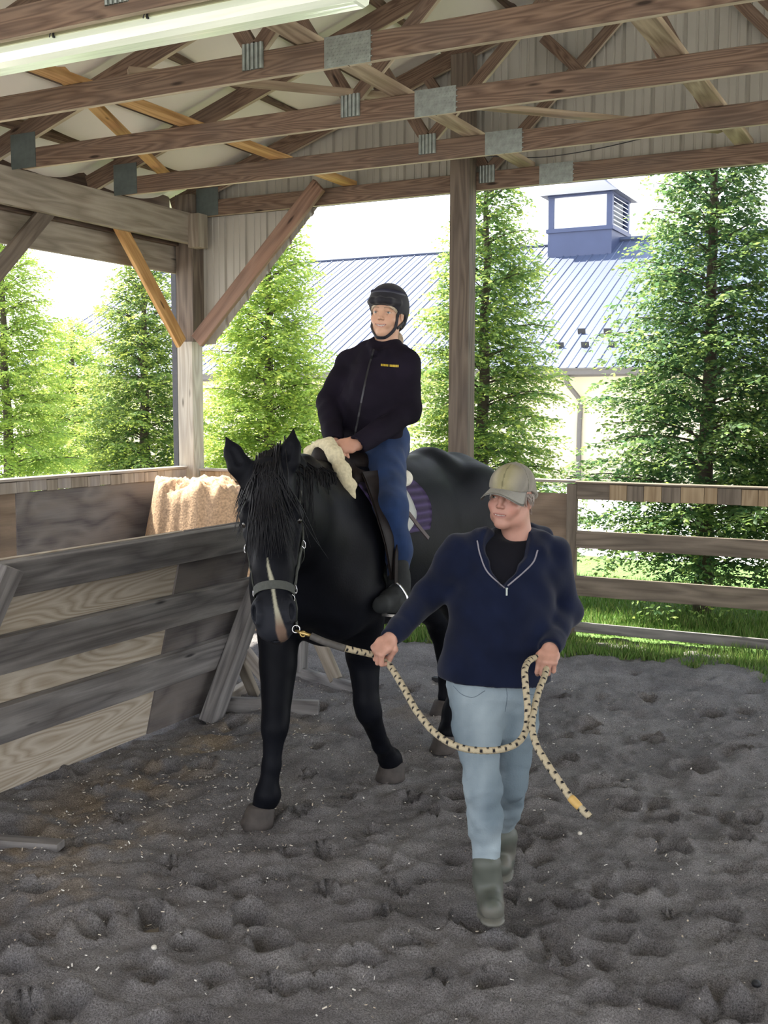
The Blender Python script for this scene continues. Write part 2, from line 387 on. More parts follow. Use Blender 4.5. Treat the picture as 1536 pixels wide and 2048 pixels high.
def sphere_vf(c, r, R=None, nu=18, nv=12):
    c = _v(c); r = _v(r) if np.ndim(r) else np.full(3, float(r)); V = []; R = np.eye(3) if R is None else _v(R)
    for j in range(nv + 1):
        t = math.pi * j / nv
        for i in range(nu):
            p = 2 * math.pi * i / nu; V.append(c + R.T @ (r * np.array([math.sin(t) * math.cos(p), math.sin(t) * math.sin(p), math.cos(t)])))
    F = [(j * nu + i, (j + 1) * nu + i, (j + 1) * nu + (i + 1) % nu, j * nu + (i + 1) % nu) for j in range(nv) for i in range(nu)]
    return V, F
def strands(name, roots, paths, r0, mat, parent, sides=4, origin=None):
    m = MB()
    for p in paths:
        k = len(p); m.tube(p, list(r0 * (1 - np.linspace(0, 1, k) ** 2 * .85)), sides, cap=False)
    return m.build(name, mat, parent, origin=origin, smooth=True)
# ------------------------------------------------------------ numpy noise
def vnoise(x, y, seed=0):
    xi = np.floor(x).astype(int); yi = np.floor(y).astype(int); fx = x - xi; fy = y - yi
    fx = fx * fx * (3 - 2 * fx); fy = fy * fy * (3 - 2 * fy)
    def h(a, b):
        n = (a * 374761393 + b * 668265263 + seed * 974711) & 0xffffffff
        n = ((n ^ (n >> 13)) * 1274126177) & 0xffffffff
        return ((n ^ (n >> 16)) & 0xffff) / 65535.
    return (h(xi, yi) * (1 - fx) + h(xi + 1, yi) * fx) * (1 - fy) + (h(xi, yi + 1) * (1 - fx) + h(xi + 1, yi + 1) * fx) * fy
def fbm(x, y, f, o=4, seed=0): return sum((vnoise(x * f * 2 ** i, y * f * 2 ** i, seed + i) - .5) * .5 ** i for i in range(o))
PITS = [(345,1727,50),(405,1770,66),(75,1780,78),(62,1897,62),(50,2012,60),(500,1825,66),(517,1870,55),(545,1970,62),(715,1925,80),(750,1670,50),
 (192,1860,78),(300,1820,60),(430,1670,42),(615,1557,34),(420,1522,30),(985,1970,88),(1148,1915,72),(815,1890,68),(1133,1812,76),(1263,1772,82),
 (1093,1677,66),(1038,1695,58),(1053,1645,60),(1250,1620,56),(1133,1522,42),(1203,1578,80),(1388,1540,90),(1473,1677,58),(1440,1822,76),(1345,1820,34),
 (1443,1870,48),(1323,2000,88),(798,1775,52),(1018,1790,42),(775,1825,42),(918,1845,44),(820,1605,40),(860,1630,36),(640,1700,40),(1500,1640,50),
 (1300,1480,50),(1180,1450,44),(1420,1430,52),(1290,1400,46),(1480,1500,50),(1120,1400,40),(690,1600,36),(600,1640,40),(240,1640,40),(150,1690,36),(650,1790,44),(880,1960,50),(1230,1560,40),(1330,1640,44)]
TREADS = [(1225,1850,.5,62),(1205,1880,1.6,50),(1130,1995,.2,60),(1275,1955,.6,60),(1265,1990,1.7,50),(1490,1865,-.4,60),(1240,1728,.6,46),(1430,1910,-.5,55),(1500,1790,.3,50),(905,1650,.4,36)]
def ground_height(x, y):
    z = .030 * fbm(x, y, 1.3, 3, 3) + .036 * fbm(x, y, 4.5, 3, 9) + .030 * fbm(x, y, 13, 4, 21) + .006 * fbm(x, y, 40, 2, 31)
    rg = np.random.RandomState(5); L = [(p, q, w, 1) for p, q, w in PITS]
    for i in range(150):
        L.append((rg.uniform(-60, 1600), 1345 + 720 * rg.uniform(0, 1) ** 1.3, rg.uniform(25, 60), rg.uniform(.2, .75)))
    for p, q, w, a in L:
        c = atZ(p, q); dd = np.hypot(c[0], c[1]); r = w / 2 / FPX * dd * 1.0 / 1.0
        if a < 1: r = rg.uniform(.05, .085)
        an = rg.uniform(0, 3.14); ca, sa = math.cos(an), math.sin(an)
        m_ = (np.abs(x - c[0]) < .4) & (np.abs(y - c[1]) < .4)
        dx, dy = x[m_] - c[0], y[m_] - c[1]
        u, v = (dx * ca + dy * sa) / (r * 1.05), (-dx * sa + dy * ca) / (r * .9)
        d = np.sqrt(u * u + v * v) + .18 * fbm(x[m_], y[m_], 12, 2, 77)
        s = np.clip((d - .62) / .42, 0, 1); s = s * s * (3 - 2 * s)
        z[m_] += a * (-.068 * (1 - s) + .024 * np.exp(-((d - 1.22) / .25) ** 2))
    for p, q, an, w in TREADS:
        c = atZ(p, q); r = w / 2 / FPX * np.hypot(c[0], c[1]); ca, sa = math.cos(an), math.sin(an)
        m_ = (np.abs(x - c[0]) < .3) & (np.abs(y - c[1]) < .3); dx, dy = x[m_] - c[0], y[m_] - c[1]
        u, v = (dx * ca + dy * sa), (-dx * sa + dy * ca)
        e = np.clip(1.3 - np.sqrt((u / (r * 1.1)) ** 2 + (v / (r * 1.5)) ** 2), 0, .3) / .3
        z[m_] += e * (-.008 + .007 * np.sin(v * 2 * math.pi / .028 + 1.2 * np.sin(u * 60)))
    return z
def grid(xs, ys, zf):
    X, Y = np.meshgrid(xs, ys, indexing='ij'); Z = zf(X, Y); n, m = X.shape
    V = np.stack([X.ravel(), Y.ravel(), Z.ravel()], 1); i = np.arange(n * m).reshape(n, m)
    return V, np.stack([i[:-1, :-1].ravel(), i[1:, :-1].ravel(), i[1:, 1:].ravel(), i[:-1, 1:].ravel()], 1)

# ------------------------------------------------------------ the setting: ground
def sand_mat():
    m, nt, N, L, b = newmat('arena_sand')
    tc = N.new('ShaderNodeTexCoord'); at_ = N.new('ShaderNodeVertexColor'); at_.layer_name = 'Col'
    n1 = N.new('ShaderNodeTexNoise'); n1.inputs['Scale'].default_value = 2.2; n1.inputs['Detail'].default_value = 8; n1.inputs['Roughness'].default_value = .7; L.new(tc.outputs['Object'], n1.inputs['Vector'])
    r = N.new('ShaderNodeValToRGB'); L.new(n1.outputs['Fac'], r.inputs[0])
    r.color_ramp.elements[0].position = .3; r.color_ramp.elements[0].color = (.60, .58, .58, 1); r.color_ramp.elements[1].position = .72; r.color_ramp.elements[1].color = (1.25, 1.22, 1.2, 1)
    mx = N.new('ShaderNodeMix'); mx.data_type = 'RGBA'; mx.blend_type = 'MULTIPLY'; mx.inputs['Factor'].default_value = 1
    L.new(at_.outputs[0], mx.inputs['A']); L.new(r.outputs[0], mx.inputs['B']); L.new(mx.outputs['Result'], b.inputs['Base Color'])
    n4 = N.new('ShaderNodeTexNoise'); n4.inputs['Scale'].default_value = 190; n4.inputs['Detail'].default_value = 3; n4.inputs['Roughness'].default_value = .8; L.new(tc.outputs['Object'], n4.inputs['Vector'])
    r4 = N.new('ShaderNodeValToRGB'); L.new(n4.outputs['Fac'], r4.inputs[0]); r4.color_ramp.elements[0].position = .36; r4.color_ramp.elements[0].color = (.48, .46, .45, 1); r4.color_ramp.elements[1].position = .66; r4.color_ramp.elements[1].color = (1.55, 1.52, 1.5, 1)
    mx4 = N.new('ShaderNodeMix'); mx4.data_type = 'RGBA'; mx4.blend_type = 'MULTIPLY'; mx4.inputs['Factor'].default_value = 1
    L.new(mx.outputs['Result'], mx4.inputs['A']); L.new(r4.outputs[0], mx4.inputs['B']); L.new(mx4.outputs['Result'], b.inputs['Base Color'])
    n2 = N.new('ShaderNodeTexNoise'); n2.inputs['Scale'].default_value = 70; n2.inputs['Detail'].default_value = 6; n2.inputs['Roughness'].default_value = .75; L.new(tc.outputs['Object'], n2.inputs['Vector'])
    bp = N.new('ShaderNodeBump'); bp.inputs['Strength'].default_value = 1.0; bp.inputs['Distance'].default_value = .018; L.new(n2.outputs['Fac'], bp.inputs['Height']); L.new(bp.outputs[0], b.inputs['Normal'])
    b.inputs['Roughness'].default_value = .95; b.inputs['Specular IOR Level'].default_value = .1
    return m
M['sand'] = sand_mat()
V, F = grid(np.arange(-8.0, 2.6, .02), np.arange(1.9, 8.41, .02), ground_height)
tanm = np.zeros(len(V))
for (cx, cy, rx, ry, a) in ((-3.45, 3.95, .30, .85, .8), (-3.55, 4.9, .22, .5, .9), (-3.3, 3.25, .35, .3, .9), (-3.05, 3.55, .2, .25, .6), (-3.35, 5.25, .35, .2, .5), (-2.9, 3.0, .4, .3, .4), (-2.75, 5.9, .5, .3, .35)):
    tanm = np.maximum(tanm, a * np.clip(1.25 - np.hypot((V[:, 0] - cx) / rx, (V[:, 1] - cy) / ry), 0, 1))
tanm *= np.clip(.5 + 3.2 * fbm(V[:, 0], V[:, 1], 9, 4, 55), 0, 1)
colf = np.array([.265, .262, .265])[None] * (1 - tanm[:, None]) + np.array([.38, .31, .22])[None] * tanm[:, None]
struct(mk('floor', V, F, M['sand'], smooth=True, col=colf, origin=(0, 0, 0)))
M['grass'] = plain('grass_green', (.10, .19, .035), .9, 0, .5, 25)
M['dirt'] = plain('dry_dirt', (.20, .175, .14), .95, 0, .35, 4)
M['gravel'] = plain('bright_gravel', (.62, .60, .57), .95, 0, .12, 3)
def flat(name, x0, y0, x1, y1, z, mat):
    return struct(mk(name, [(x0, y0, z), (x1, y0, z), (x1, y1, z), (x0, y1, z)], [(0, 1, 2, 3)], mat))
flat('floor_outer', -12, -14, 12, 13, -.07, M['dirt'])
V, F = grid(np.arange(-12, 6, .15), np.arange(8.39, 13.3, .15), lambda x, y: -.005 + .05 * fbm(x, y, 1.2, 2, 4))
struct(mk('ground_grass', V, F, M['grass'], smooth=True))
flat('ground_gravel', -90, -30, 70, 110, -.09, M['gravel'])
# grass blades: nobody could count them
def blades(name, regions, hmin, hmax, seed, cols):
    r = np.random.RandomState(seed); Vs = []; Cs = []
    for (x0, y0, x1, y1, n, edge) in regions:
        x = r.uniform(x0, x1, n); y = r.uniform(y0, y1, n)
        if edge: k = (y - y0) > edge * (.45 + 1.1 * (fbm(x, y, 2.2, 3, 12) + .25)); x, y = x[k], y[k]
        n = len(x); h = r.uniform(hmin, hmax, n) * (.6 + 1.2 * vnoise(x * 3, y * 3, 8)); a = r.uniform(0, 6.28, n); w = r.uniform(.004, .008, n)
        lx, ly = r.normal(0, .35, n) * h, r.normal(0, .35, n) * h; z0 = np.zeros(n) - .01
        b0 = np.stack([x - w * np.cos(a), y - w * np.sin(a), z0], 1); b1 = np.stack([x + w * np.cos(a), y + w * np.sin(a), z0], 1); t = np.stack([x + lx, y + ly, h], 1)
        Vs.append(np.stack([b0, b1, t], 1).reshape(-1, 3)); c = np.array(cols)[r.randint(0, len(cols), n)] * r.uniform(.8, 1.2, (n, 1)); Cs.append(np.repeat(c, 3, 0))
    V = np.concatenate(Vs); C = np.concatenate(Cs); F = np.arange(len(V)).reshape(-1, 3)
    return mk(name, V, F, M['leafgrass'], col=C)
def leafmat(name, trans=.5, rough=.55, cutspec=.3):
    m, nt, N, L, b = newmat(name)
    a = N.new('ShaderNodeVertexColor'); a.layer_name = 'Col'; L.new(a.outputs[0], b.inputs['Base Color']); b.inputs['Roughness'].default_value = rough; b.inputs['Specular IOR Level'].default_value = cutspec
    t = N.new('ShaderNodeBsdfTranslucent'); L.new(a.outputs[0], t.inputs[0]); ms = N.new('ShaderNodeMixShader'); ms.inputs[0].default_value = trans
    out = N['Material Output'] if 'Material Output' in N else [n for n in N if n.type == 'OUTPUT_MATERIAL'][0]
    L.new(b.outputs[0], ms.inputs[1]); L.new(t.outputs[0], ms.inputs[2]); L.new(ms.outputs[0], out.inputs[0]); return m
M['leafgrass'] = leafmat('grass_blade', .4)
g = blades('grass', [(-5.0, 7.35, 2.2, 8.34, 40000, .45), (-8, 8.56, 2.2, 11.5, 50000, 0)], .03, .075, 3, [(.13, .24, .05), (.18, .30, .07), (.10, .19, .04), (.25, .30, .10)])
g['kind'] = 'stuff'; tag(g, 'short green grass growing along the foot of the fence', 'grass')
# pale shavings scattered over the sand
r = np.random.RandomState(8); n = 3000
cx = np.concatenate([r.uniform(-4, .3, n // 2), r.normal(-3.2, .5, n // 2)]); cy = np.concatenate([r.uniform(2.2, 7, n // 2), r.normal(4.0, .9, n // 2)])
k = (cy > 2.0) & (cy < 8) & (cx > -3.8 + .0 * cy); cx, cy = cx[k], cy[k]; n = len(cx)
cz = ground_height(cx.copy(), cy.copy()) + .004; L_ = r.uniform(.0025, .008, n) * r.uniform(.5, 1.2, n); w_ = r.uniform(.0010, .0028, n); a = r.uniform(0, 6.28, n); t = r.uniform(-.5, .5, n) * L_
ux, uy = np.cos(a) * L_, np.sin(a) * L_; vx, vy = -np.sin(a) * w_, np.cos(a) * w_
Q = np.stack([np.stack([cx - ux - vx, cy - uy - vy, cz - t + .003], 1), np.stack([cx + ux - vx, cy + uy - vy, cz + t + .003], 1), np.stack([cx + ux + vx, cy + uy + vy, cz + t + .005], 1), np.stack([cx - ux + vx, cy - uy + vy, cz - t + .005], 1)], 1).reshape(-1, 3)
col_ = np.array([(.62, .56, .47), (.5, .42, .32), (.75, .72, .66)])[r.randint(0, 3, n)]
g = mk('wood_shavings', Q, np.arange(4 * n).reshape(-1, 4), colattr('shaving', .9), col=np.repeat(col_, 4, 0)); g['kind'] = 'stuff'; tag(g, 'pale wood shavings scattered over the sand floor', 'shavings')
# individual pale stones and the dark ball on the sand
def pebble(name, px, py, r_, mat, label, cat, seed, group=None):
    c = atZ(px, py); z = float(ground_height(np.array([c[0]]), np.array([c[1]]))[0]); bm = bmesh.new(); bmesh.ops.create_icosphere(bm, subdivisions=2, radius=r_); rr = np.random.RandomState(seed)
    ph = rr.uniform(0, 6, 3)
    for v in bm.verts: v.co *= 1 + .18 * math.sin(ph[0] + v.co.x / r_ * 2.3) * math.cos(ph[1] + v.co.y / r_ * 2.1); v.co.z *= .7
    me = bpy.data.meshes.new(name); bm.to_mesh(me); bm.free(); me.materials.append(mat); me.polygons.foreach_set('use_smooth', np.ones(len(me.polygons), bool))
    o = bpy.data.objects.new(name, me); o.location = (c[0], c[1], z + r_ * .5); COL.objects.link(o); tag(o, label, cat, group); return o
M['stone'] = plain('pale_stone', (.62, .58, .5), .8, 0, .2, 60); M['blackball'] = plain('black_lump', (.01, .01, .012), .6, 0, .2, 30)
pebble('pebble', 308, 1902, .011, M['stone'], 'cream rounded pebble on sand at lower left, larger than shavings', 'pebble', 1)
pebble('pebble', 1160, 1676, .011, M['stone'], 'pale pebble on sand right of the rear boot', 'pebble', 2)
pebble('pebble', 1060, 1793, .008, M['stone'], 'tiny white pebble just right of the front boot', 'pebble', 3)
pebble('manure_ball', 1514, 1962, .016, M['blackball'], 'small round black lump on sand at lower right edge', 'manure ball', 4)

# ------------------------------------------------------------ roof membrane, gable siding
RZ = lambda x: 3.70 + .333 * (6.25 - abs(x))      # underside of the rafters
M['membrane'] = plain('white_roof_membrane', (.80, .75, .68), .55, 0, .04, 1.5, .0)
ty = [1.85, 2.95, 4.03, 5.11, 6.18, 7.30, 8.42]
def ceil_z(x, y):
    ph = np.abs(((y - 4.03) / 1.1) % 1.0 - .5) * 2        # 1 at a truss, 0 midway
    pl = np.abs(((6.25 - np.abs(x)) / .61) % 1.0 - .5) * 2
    return 3.70 + .333 * (6.25 - np.abs(x)) + .148 + .085 - .11 * (1 - ph ** 3) * (1 - pl ** 4) - .03 * fbm(x, y, 1.7, 3, 41) * (1 - ph ** 2)
V, F = grid(np.concatenate([np.arange(-6.85, 6.86, .1)]), np.arange(-3.5, 8.75, .07), ceil_z)
n0 = len(V); V2 = V + np.array([0, 0, .12]); F2 = F[:, ::-1] + n0
struct(mk('ceiling', np.concatenate([V, V2]), np.concatenate([F[:, ::-1], F2[:, ::-1]]), M['membrane'], smooth=True, origin=(0, 0, 3.7)))
def siding(name, xs0, xs1, zb, zt, y):
    prof = []; x = xs0
    while x < xs1 - 1e-6:
        for dx, dy in ((0, 0), (.06, 0), (.065, .006), (.078, .006), (.083, 0), (.125, 0), (.130, .006), (.143, .006), (.148, 0), (.19, 0), (.20, .020), (.222, .020)):
            if x + dx < xs1: prof.append((x + dx, y + dy))
        x += .2286
    V = []; F = []
    for px, py in prof: V += [(px, py, zb(px)), (px, py, zt(px))]
    k = len(prof); V += [(a, b + .006, c) for a, b, c in V]
    for i in range(k - 1):
        F.append((2 * i, 2 * i + 2, 2 * i + 3, 2 * i + 1)); F.append((2 * k + 2 * i, 2 * k + 2 * i + 1, 2 * k + 2 * i + 3, 2 * k + 2 * i + 2))
    return struct(mk(name, V, F, M['siding']))
def zb(x):
    if x < -6.14: return 2.40
    if x < -4.98: return 2.43 + (x + 6.14) * 1.025
    return 3.57
siding('wall_back', -6.45, 6.4, zb, lambda x: RZ(x) + .2, 8.50)
struct(board('eave_light_block', (-6.66, -3, 3.68), (-6.66, 8.5, 3.68), .36, .03, M['darkwood']))  # added board, only there to block light coming through the eave gap
struct(board('trim_1', (-6.56, 8.45, 0), (-6.56, 8.45, 3.2), .05, .06, M['darkmetal'], wide=(0, 1, 0)))

# ------------------------------------------------------------ trusses
tnames = {4.03: ('nearest visible roof truss, its chord crossing the top left corner above the light fixture'),
          5.11: ('roof truss with toothed plate just right of the light fixture end'),
          6.18: ('second roof truss behind the light fixture, chord across the middle post top'),
          7.30: ('third roof truss behind the light fixture, last before the gable'),
          8.42: ('roof truss fixed flat against the ribbed gable siding')}
def corr_plate(MBo, cx, y, z0, z1, w):
    n = 5
    for i in range(n):
        x = cx - w / 2 + w * (i + .5) / n
        MBo.tube([(x, y, z0), (x, y, z1)], w / n * .42, 8)
    MBo.box((cx - w / 2, y, z0), (cx + w / 2, y + .004, z1))
for y in ty[2:]:
    t = thing('roof_truss', tnames[y], 'roof truss', (-6.3, y, 3.55), 'roof trusses spanning the shelter')
    th = .042; x1 = 2.2
    X1 = -2.84
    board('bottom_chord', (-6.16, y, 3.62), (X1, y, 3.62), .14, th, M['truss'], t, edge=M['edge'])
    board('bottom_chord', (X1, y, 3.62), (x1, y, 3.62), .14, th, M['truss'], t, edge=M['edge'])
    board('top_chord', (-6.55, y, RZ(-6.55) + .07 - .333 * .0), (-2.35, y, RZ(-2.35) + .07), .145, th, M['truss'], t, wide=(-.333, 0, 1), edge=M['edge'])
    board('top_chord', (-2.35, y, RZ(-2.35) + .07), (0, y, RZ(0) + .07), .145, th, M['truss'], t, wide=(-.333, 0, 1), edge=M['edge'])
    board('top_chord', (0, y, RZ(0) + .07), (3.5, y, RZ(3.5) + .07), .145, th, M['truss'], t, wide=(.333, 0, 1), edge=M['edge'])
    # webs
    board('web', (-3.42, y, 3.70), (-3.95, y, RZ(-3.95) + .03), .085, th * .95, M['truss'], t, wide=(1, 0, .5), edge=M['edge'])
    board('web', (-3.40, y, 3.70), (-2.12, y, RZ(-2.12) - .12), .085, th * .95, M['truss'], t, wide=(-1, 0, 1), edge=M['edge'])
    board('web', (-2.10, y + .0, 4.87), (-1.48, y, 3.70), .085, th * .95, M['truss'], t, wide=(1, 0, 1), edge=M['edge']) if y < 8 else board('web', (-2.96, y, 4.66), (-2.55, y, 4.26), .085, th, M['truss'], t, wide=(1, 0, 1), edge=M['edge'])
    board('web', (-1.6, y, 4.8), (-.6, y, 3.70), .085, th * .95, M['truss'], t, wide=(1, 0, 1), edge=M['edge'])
    hp = MB().box((-6.26, y - .026, 3.553), (-6.02, y - .021, 3.80)); hp.build('heel_plate', M['darkplate'] if 'darkplate' in M else M['galv'], t)
    # toothed splice plate with punched pattern
    sp = MB(); sp.box((-2.97, y - .025, 3.545), (-2.70, y - .0215, 3.70))
    for i in range(12):
        for j in range(9):
            xx = -2.96 + .0225 * i + (.011 if j % 2 else 0); zz = 3.552 + .0165 * j
            sp.box((xx, y - .0275, zz), (xx + .012, y - .025, zz + .006))
    sp.build('splice_plate', M['galv'], t)
    cp = MB(); corr_plate(cp, -3.41, y - .026, 3.60, 3.735, .135); cp.build('web_plate', M['galv'], t)
# boards lying on the bottom chords, tying the trusses together
def tie(p0, p1, mat, label, w=.10):
    p0, p1 = np.array(p0), np.array(p1); d = p1 - p0; side = np.cross(d, (0, 0, 1))
    return tag(board('tie_board', p0, p1, w, .038, mat, wide=side), label, 'board', 'boards tying the roof trusses')
tie((-1.44, 3.6, 3.711), (-1.44, 8.44, 3.711), M['paleboard'], 'pale tie board across the trusses, right-most, stained with grey', .13)
tie((-3.08, 3.6, 3.711), (-3.08, 8.44, 3.711), M['paleboard'], 'weathered pale tie board crossing the trusses beside the toothed plates', .12)
tie((-4.67, 3.6, 3.711), (-4.67, 8.44, 3.711), M['yellowpine'], 'tan tie board crossing the trusses in the left third of the roof', .12)
tie((-4.70, 5.0, 3.75), (-5.95, 7.55, 3.75), M['yellowpine'], 'short yellow diagonal tie board above the left ends of the trusses', .09)
tie((-4.35, 5.2, 3.75), (-1.55, 8.15, 3.75), M['paleboard'], 'long thin diagonal tie board running from left to the gable', .07)
ordn = ['lowest', 'second', 'third', 'fourth', 'fifth', 'sixth', 'seventh', 'eighth', 'ninth', 'tenth']
for i in range(10):
    x = -6.25 + .61 * i; z = RZ(x) + .145 + .043
    tag(board('purlin', (x, 2.2, z), (x, 8.5, z), .085, .038, M['darkwood'] if i % 2 else M['truss'], wide=(-.333, 0, 1)),
        'roof purlin under the white membrane, %s up from the left eave' % ordn[i], 'purlin', 'roof purlins')

# ------------------------------------------------------------ posts, plates, braces
cpost = tag(board('corner_post', (-6.36, 8.40, -.1), (-6.36, 8.40, 2.42), .16, .17, M['post'], wide=(0, 1, 0)), 'pale square corner post rising from the half wall behind the braces', 'post')
cpt = board('upper_post', (-6.36, 8.42, 2.42), (-6.36, 8.42, 3.75), .18, .19, M['postdark'], cpost, wide=(0, 1, 0)); cpt['label'] = 'dark brown upper part'
tag(board('middle_post', (-3.585, 8.33, -.1), (-3.585, 8.33, RZ(-3.585)), .14, .17, M['postdark'], wide=(0, 1, 0)), 'tall brown post standing behind the horse in the back opening', 'post')
tag(board('side_post', (-6.42, 5.38, -.1), (-6.42, 5.38, 3.29), .12, .12, M['postdark'], wide=(0, 1, 0)), 'brown side post at the far left edge of the shelter', 'post')
tag(board('plate_beam', (-6.285, -3, 3.435), (-6.285, 8.52, 3.435), .275, .06, M['beam']), 'wide grey tan beam along the left side carrying the truss ends', 'beam')
tag(board('outer_plate_beam', (-6.44, -3, 3.42), (-6.44, 8.52, 3.42), .26, .045, M['darkwood']), 'dark beam behind the wide left beam on the outer face of the posts', 'beam')
tag(board('beam_block', (-6.20, 8.33, 3.26), (-6.20, 8.33, 3.56), .12, .14, M['beam'], wide=(1, 0, 0)), 'short brown block under the end of the left beam at the corner', 'block')
tag(board('header_board', (-6.50, -3, 3.20), (-6.50, 8.5, 3.20), .30, .035, M['beam']), 'weathered grey header board below the left beam above the side opening', 'board')
def brace(p0, p1, w, t, mat, label, wide): return tag(board('knee_brace', p0, p1, w, t, mat, wide=wide), label, 'brace', 'diagonal knee braces')
brace((-6.335, 8.24, 2.40), (-6.335, 7.40, 3.36), .13, .04, M['yellowpine'], 'golden yellow knee brace from the corner post to the left beam', (0, 1, 1))
brace((-6.335, 5.44, 2.20), (-6.335, 6.62, 3.36), .13, .04, M['postdark'], 'dark knee brace at far left edge below the left beam', (0, 1, -1))
brace((-6.20, 8.30, 2.42), (-4.90, 8.30, 3.70), .14, .05, M['redbrown'], 'long reddish brown knee brace from the corner post up to the gable chord', (-1, 0, 1))
tag(board('girt', (-6.2, 8.47, 3.62), (3, 8.47, 3.62), .13, .04, M['darkwood']), 'dark girt board behind the gable truss chord along the siding', 'board')
tag(MB().tube(spline([(-3.5, 8.27, 3.80), (-2.9, 8.3, 3.73), (-2.2, 8.3, 3.78), (-1.6, 8.3, 3.90), (-1.0, 8.3, 3.98)], 24), .004, 6).build('cable', M['darkmetal']), 'thin dark cable sagging across the gable siding', 'cable')

# ------------------------------------------------------------ light fixture
def fixture():
    m, nt, N, L, b = newmat('frosted_diffuser'); tc = N.new('ShaderNodeTexCoord')
    v = N.new('ShaderNodeVectorMath'); v.operation = 'MULTIPLY'; v.inputs[1].default_value = (2, 30, 30); L.new(tc.outputs['Object'], v.inputs[0])
    nz = N.new('ShaderNodeTexNoise'); nz.inputs['Scale'].default_value = 1; L.new(v.outputs[0], nz.inputs['Vector']); bp = N.new('ShaderNodeBump'); bp.inputs['Strength'].default_value = .3; bp.inputs['Distance'].default_value = .01
    L.new(nz.outputs['Fac'], bp.inputs['Height']); L.new(bp.outputs[0], b.inputs['Normal'])
    b.inputs['Base Color'].default_value = (.80, .85, .72, 1); b.inputs['Roughness'].default_value = .18
    b.inputs['Transmission Weight'].default_value = .15
    b.inputs['Emission Color'].default_value = (.85, 1.0, .75, 1); b.inputs['Emission Strength'].default_value = .18
    return m
M['diffuser'] = fixture(); M['housing'] = plain('olive_white_housing', (.52, .52, .33), .5, 0, .05, 5)
fx0, fx1, fy, fz = -5.6, -2.27, 4.19, 3.472
t = thing('light_fixture', 'long tubular fluorescent light fixture with frosted cover under the roof', 'light fixture', ((fx0 + fx1) / 2, fy, fz))
sec = [(-.085, .085), (-.088, .055), (-.075, .018), (-.045, 0), (.045, 0), (.075, .018), (.088, .055), (.085, .085)]
def extr(sec, x0, x1, y, z, inset=.015):
    V = []; n = len(sec); xs = [x0, x0 + inset, x1 - inset, x1]; sc = [.9, 1, 1, .9]
    cz = sum(q[1] for q in sec) / n
    for xx, s_ in zip(xs, sc): V += [(xx, y + a * s_, z + cz + (b - cz) * s_) for a, b in sec]
    F = [(i * n + k, (i + 1) * n + k, (i + 1) * n + (k + 1) % n, i * n + (k + 1) % n) for i in range(3) for k in range(n)] + [tuple(range(n)), tuple(range(4 * n - 1, 3 * n - 1, -1))]
    return V, F
V, F = extr(sec, fx0, fx1, fy, fz); mk('diffuser', V, F, M['diffuser'], t)
V, F = extr([(-.095, .085), (.095, .085), (.09, .150), (-.09, .150)], fx0 - .01, fx1 + .01, fy, fz, .01); mk('housing', V, F, M['housing'], t)
for i in range(6):
    x = -2.75 - .56 * i
    c = MB().box((x - .004, fy - .10, fz + .075), (x + .004, fy - .088, fz + .12)); c.tube([(x, fy - .1, fz + .12), (x + .012, fy - .115, fz + .105), (x, fy - .118, fz + .085), (x - .012, fy - .11, fz + .075)], .003, 6); c.build('clip', M['darkmetal'], t)
for x in (-4.9, -3.0):
    h = MB().tube([(x, fy, fz + .145), (x, fy, RZ(x) + .1)], .004, 6).build('hanger', M['darkmetal'], t)

# ------------------------------------------------------------ half walls and rail fence
def capblocks(t, a, b, zc, hgt, dep, mat, n, ph=0):
    a, b = np.array(a, float), np.array(b, float); rr = np.random.RandomState(n + ph)
    cuts = np.sort(np.concatenate([[0], (np.arange(1, n) + rr.uniform(-.22, .22, n - 1)) / n, [1]]))
    d = b - a; L = np.linalg.norm(d); d /= L; up = np.array([0, 0, 1.])
    for i in range(n):
        p = a + d * L * cuts[i] + d * .0015; q = a + d * L * cuts[i + 1] - d * .0015; c = (p + q) / 2; w = np.linalg.norm(q - p)
        j = rr.uniform(-.004, .004)
        board('cap_block', (c[0], c[1], zc - hgt / 2 + j), (c[0], c[1], zc + hgt / 2 + j), w, dep, mat[rr.randint(len(mat))], t, wide=d, bevel=.002)
t = thing('side_half_wall', 'solid plywood half wall along the left side below the opening', 'wall panel', (-6.4, 6.5, 0))
for y0, y1, mt in ((3.2, 6.2, 'plybrown'), (6.2, 8.29, 'plydark')):
    board('plywood_sheet', (-6.37, y0 + .006, .58), (-6.37, y1 - .006, .58), 1.16, .02, M[mt], t, bevel=0)
capblocks(t, (-6.39, 4.4, 0), (-6.39, 8.30, 0), 1.205, .085, .09, [M['cap'], M['cap'], M['beam']], 26)
board('top_board', (-6.39, 3.2, 1.262), (-6.39, 8.30, 1.262), .12, .022, M['cap'], t, wide=(1, 0, 0))
t = thing('back_half_wall', 'brown plywood half wall behind the horse up to the rail fence', 'wall panel', (-4.5, 8.4, 0))
for x0, x1, mt in ((-6.27, -5.0, 'plybrown'), (-5.0, -3.7, 'plydark'), (-3.7, -2.62, 'plybrown')):
    board('plywood_sheet', (x0 + .004, 8.42, .57), (x1 - .004, 8.42, .57), 1.14, .02, M[mt], t, bevel=0)
capblocks(t, (-6.25, 8.41, 0), (-4.0, 8.41, 0), 1.185, .09, .06, [M['cap'], M['endgrain']], 14)
board('top_board', (-6.25, 8.41, 1.24), (-2.62, 8.41, 1.24), .10, .022, M['cap'], t, wide=(0, 1, 0))
board('end_board', (-2.66, 8.40, 0), (-2.66, 8.40, 1.22), .08, .05, M['rail'], t, wide=(1, 0, 0))
t = thing('rail_fence', 'brown wooden rail fence with four boards right of the half wall', 'fence', (-1.0, 8.4, 0))
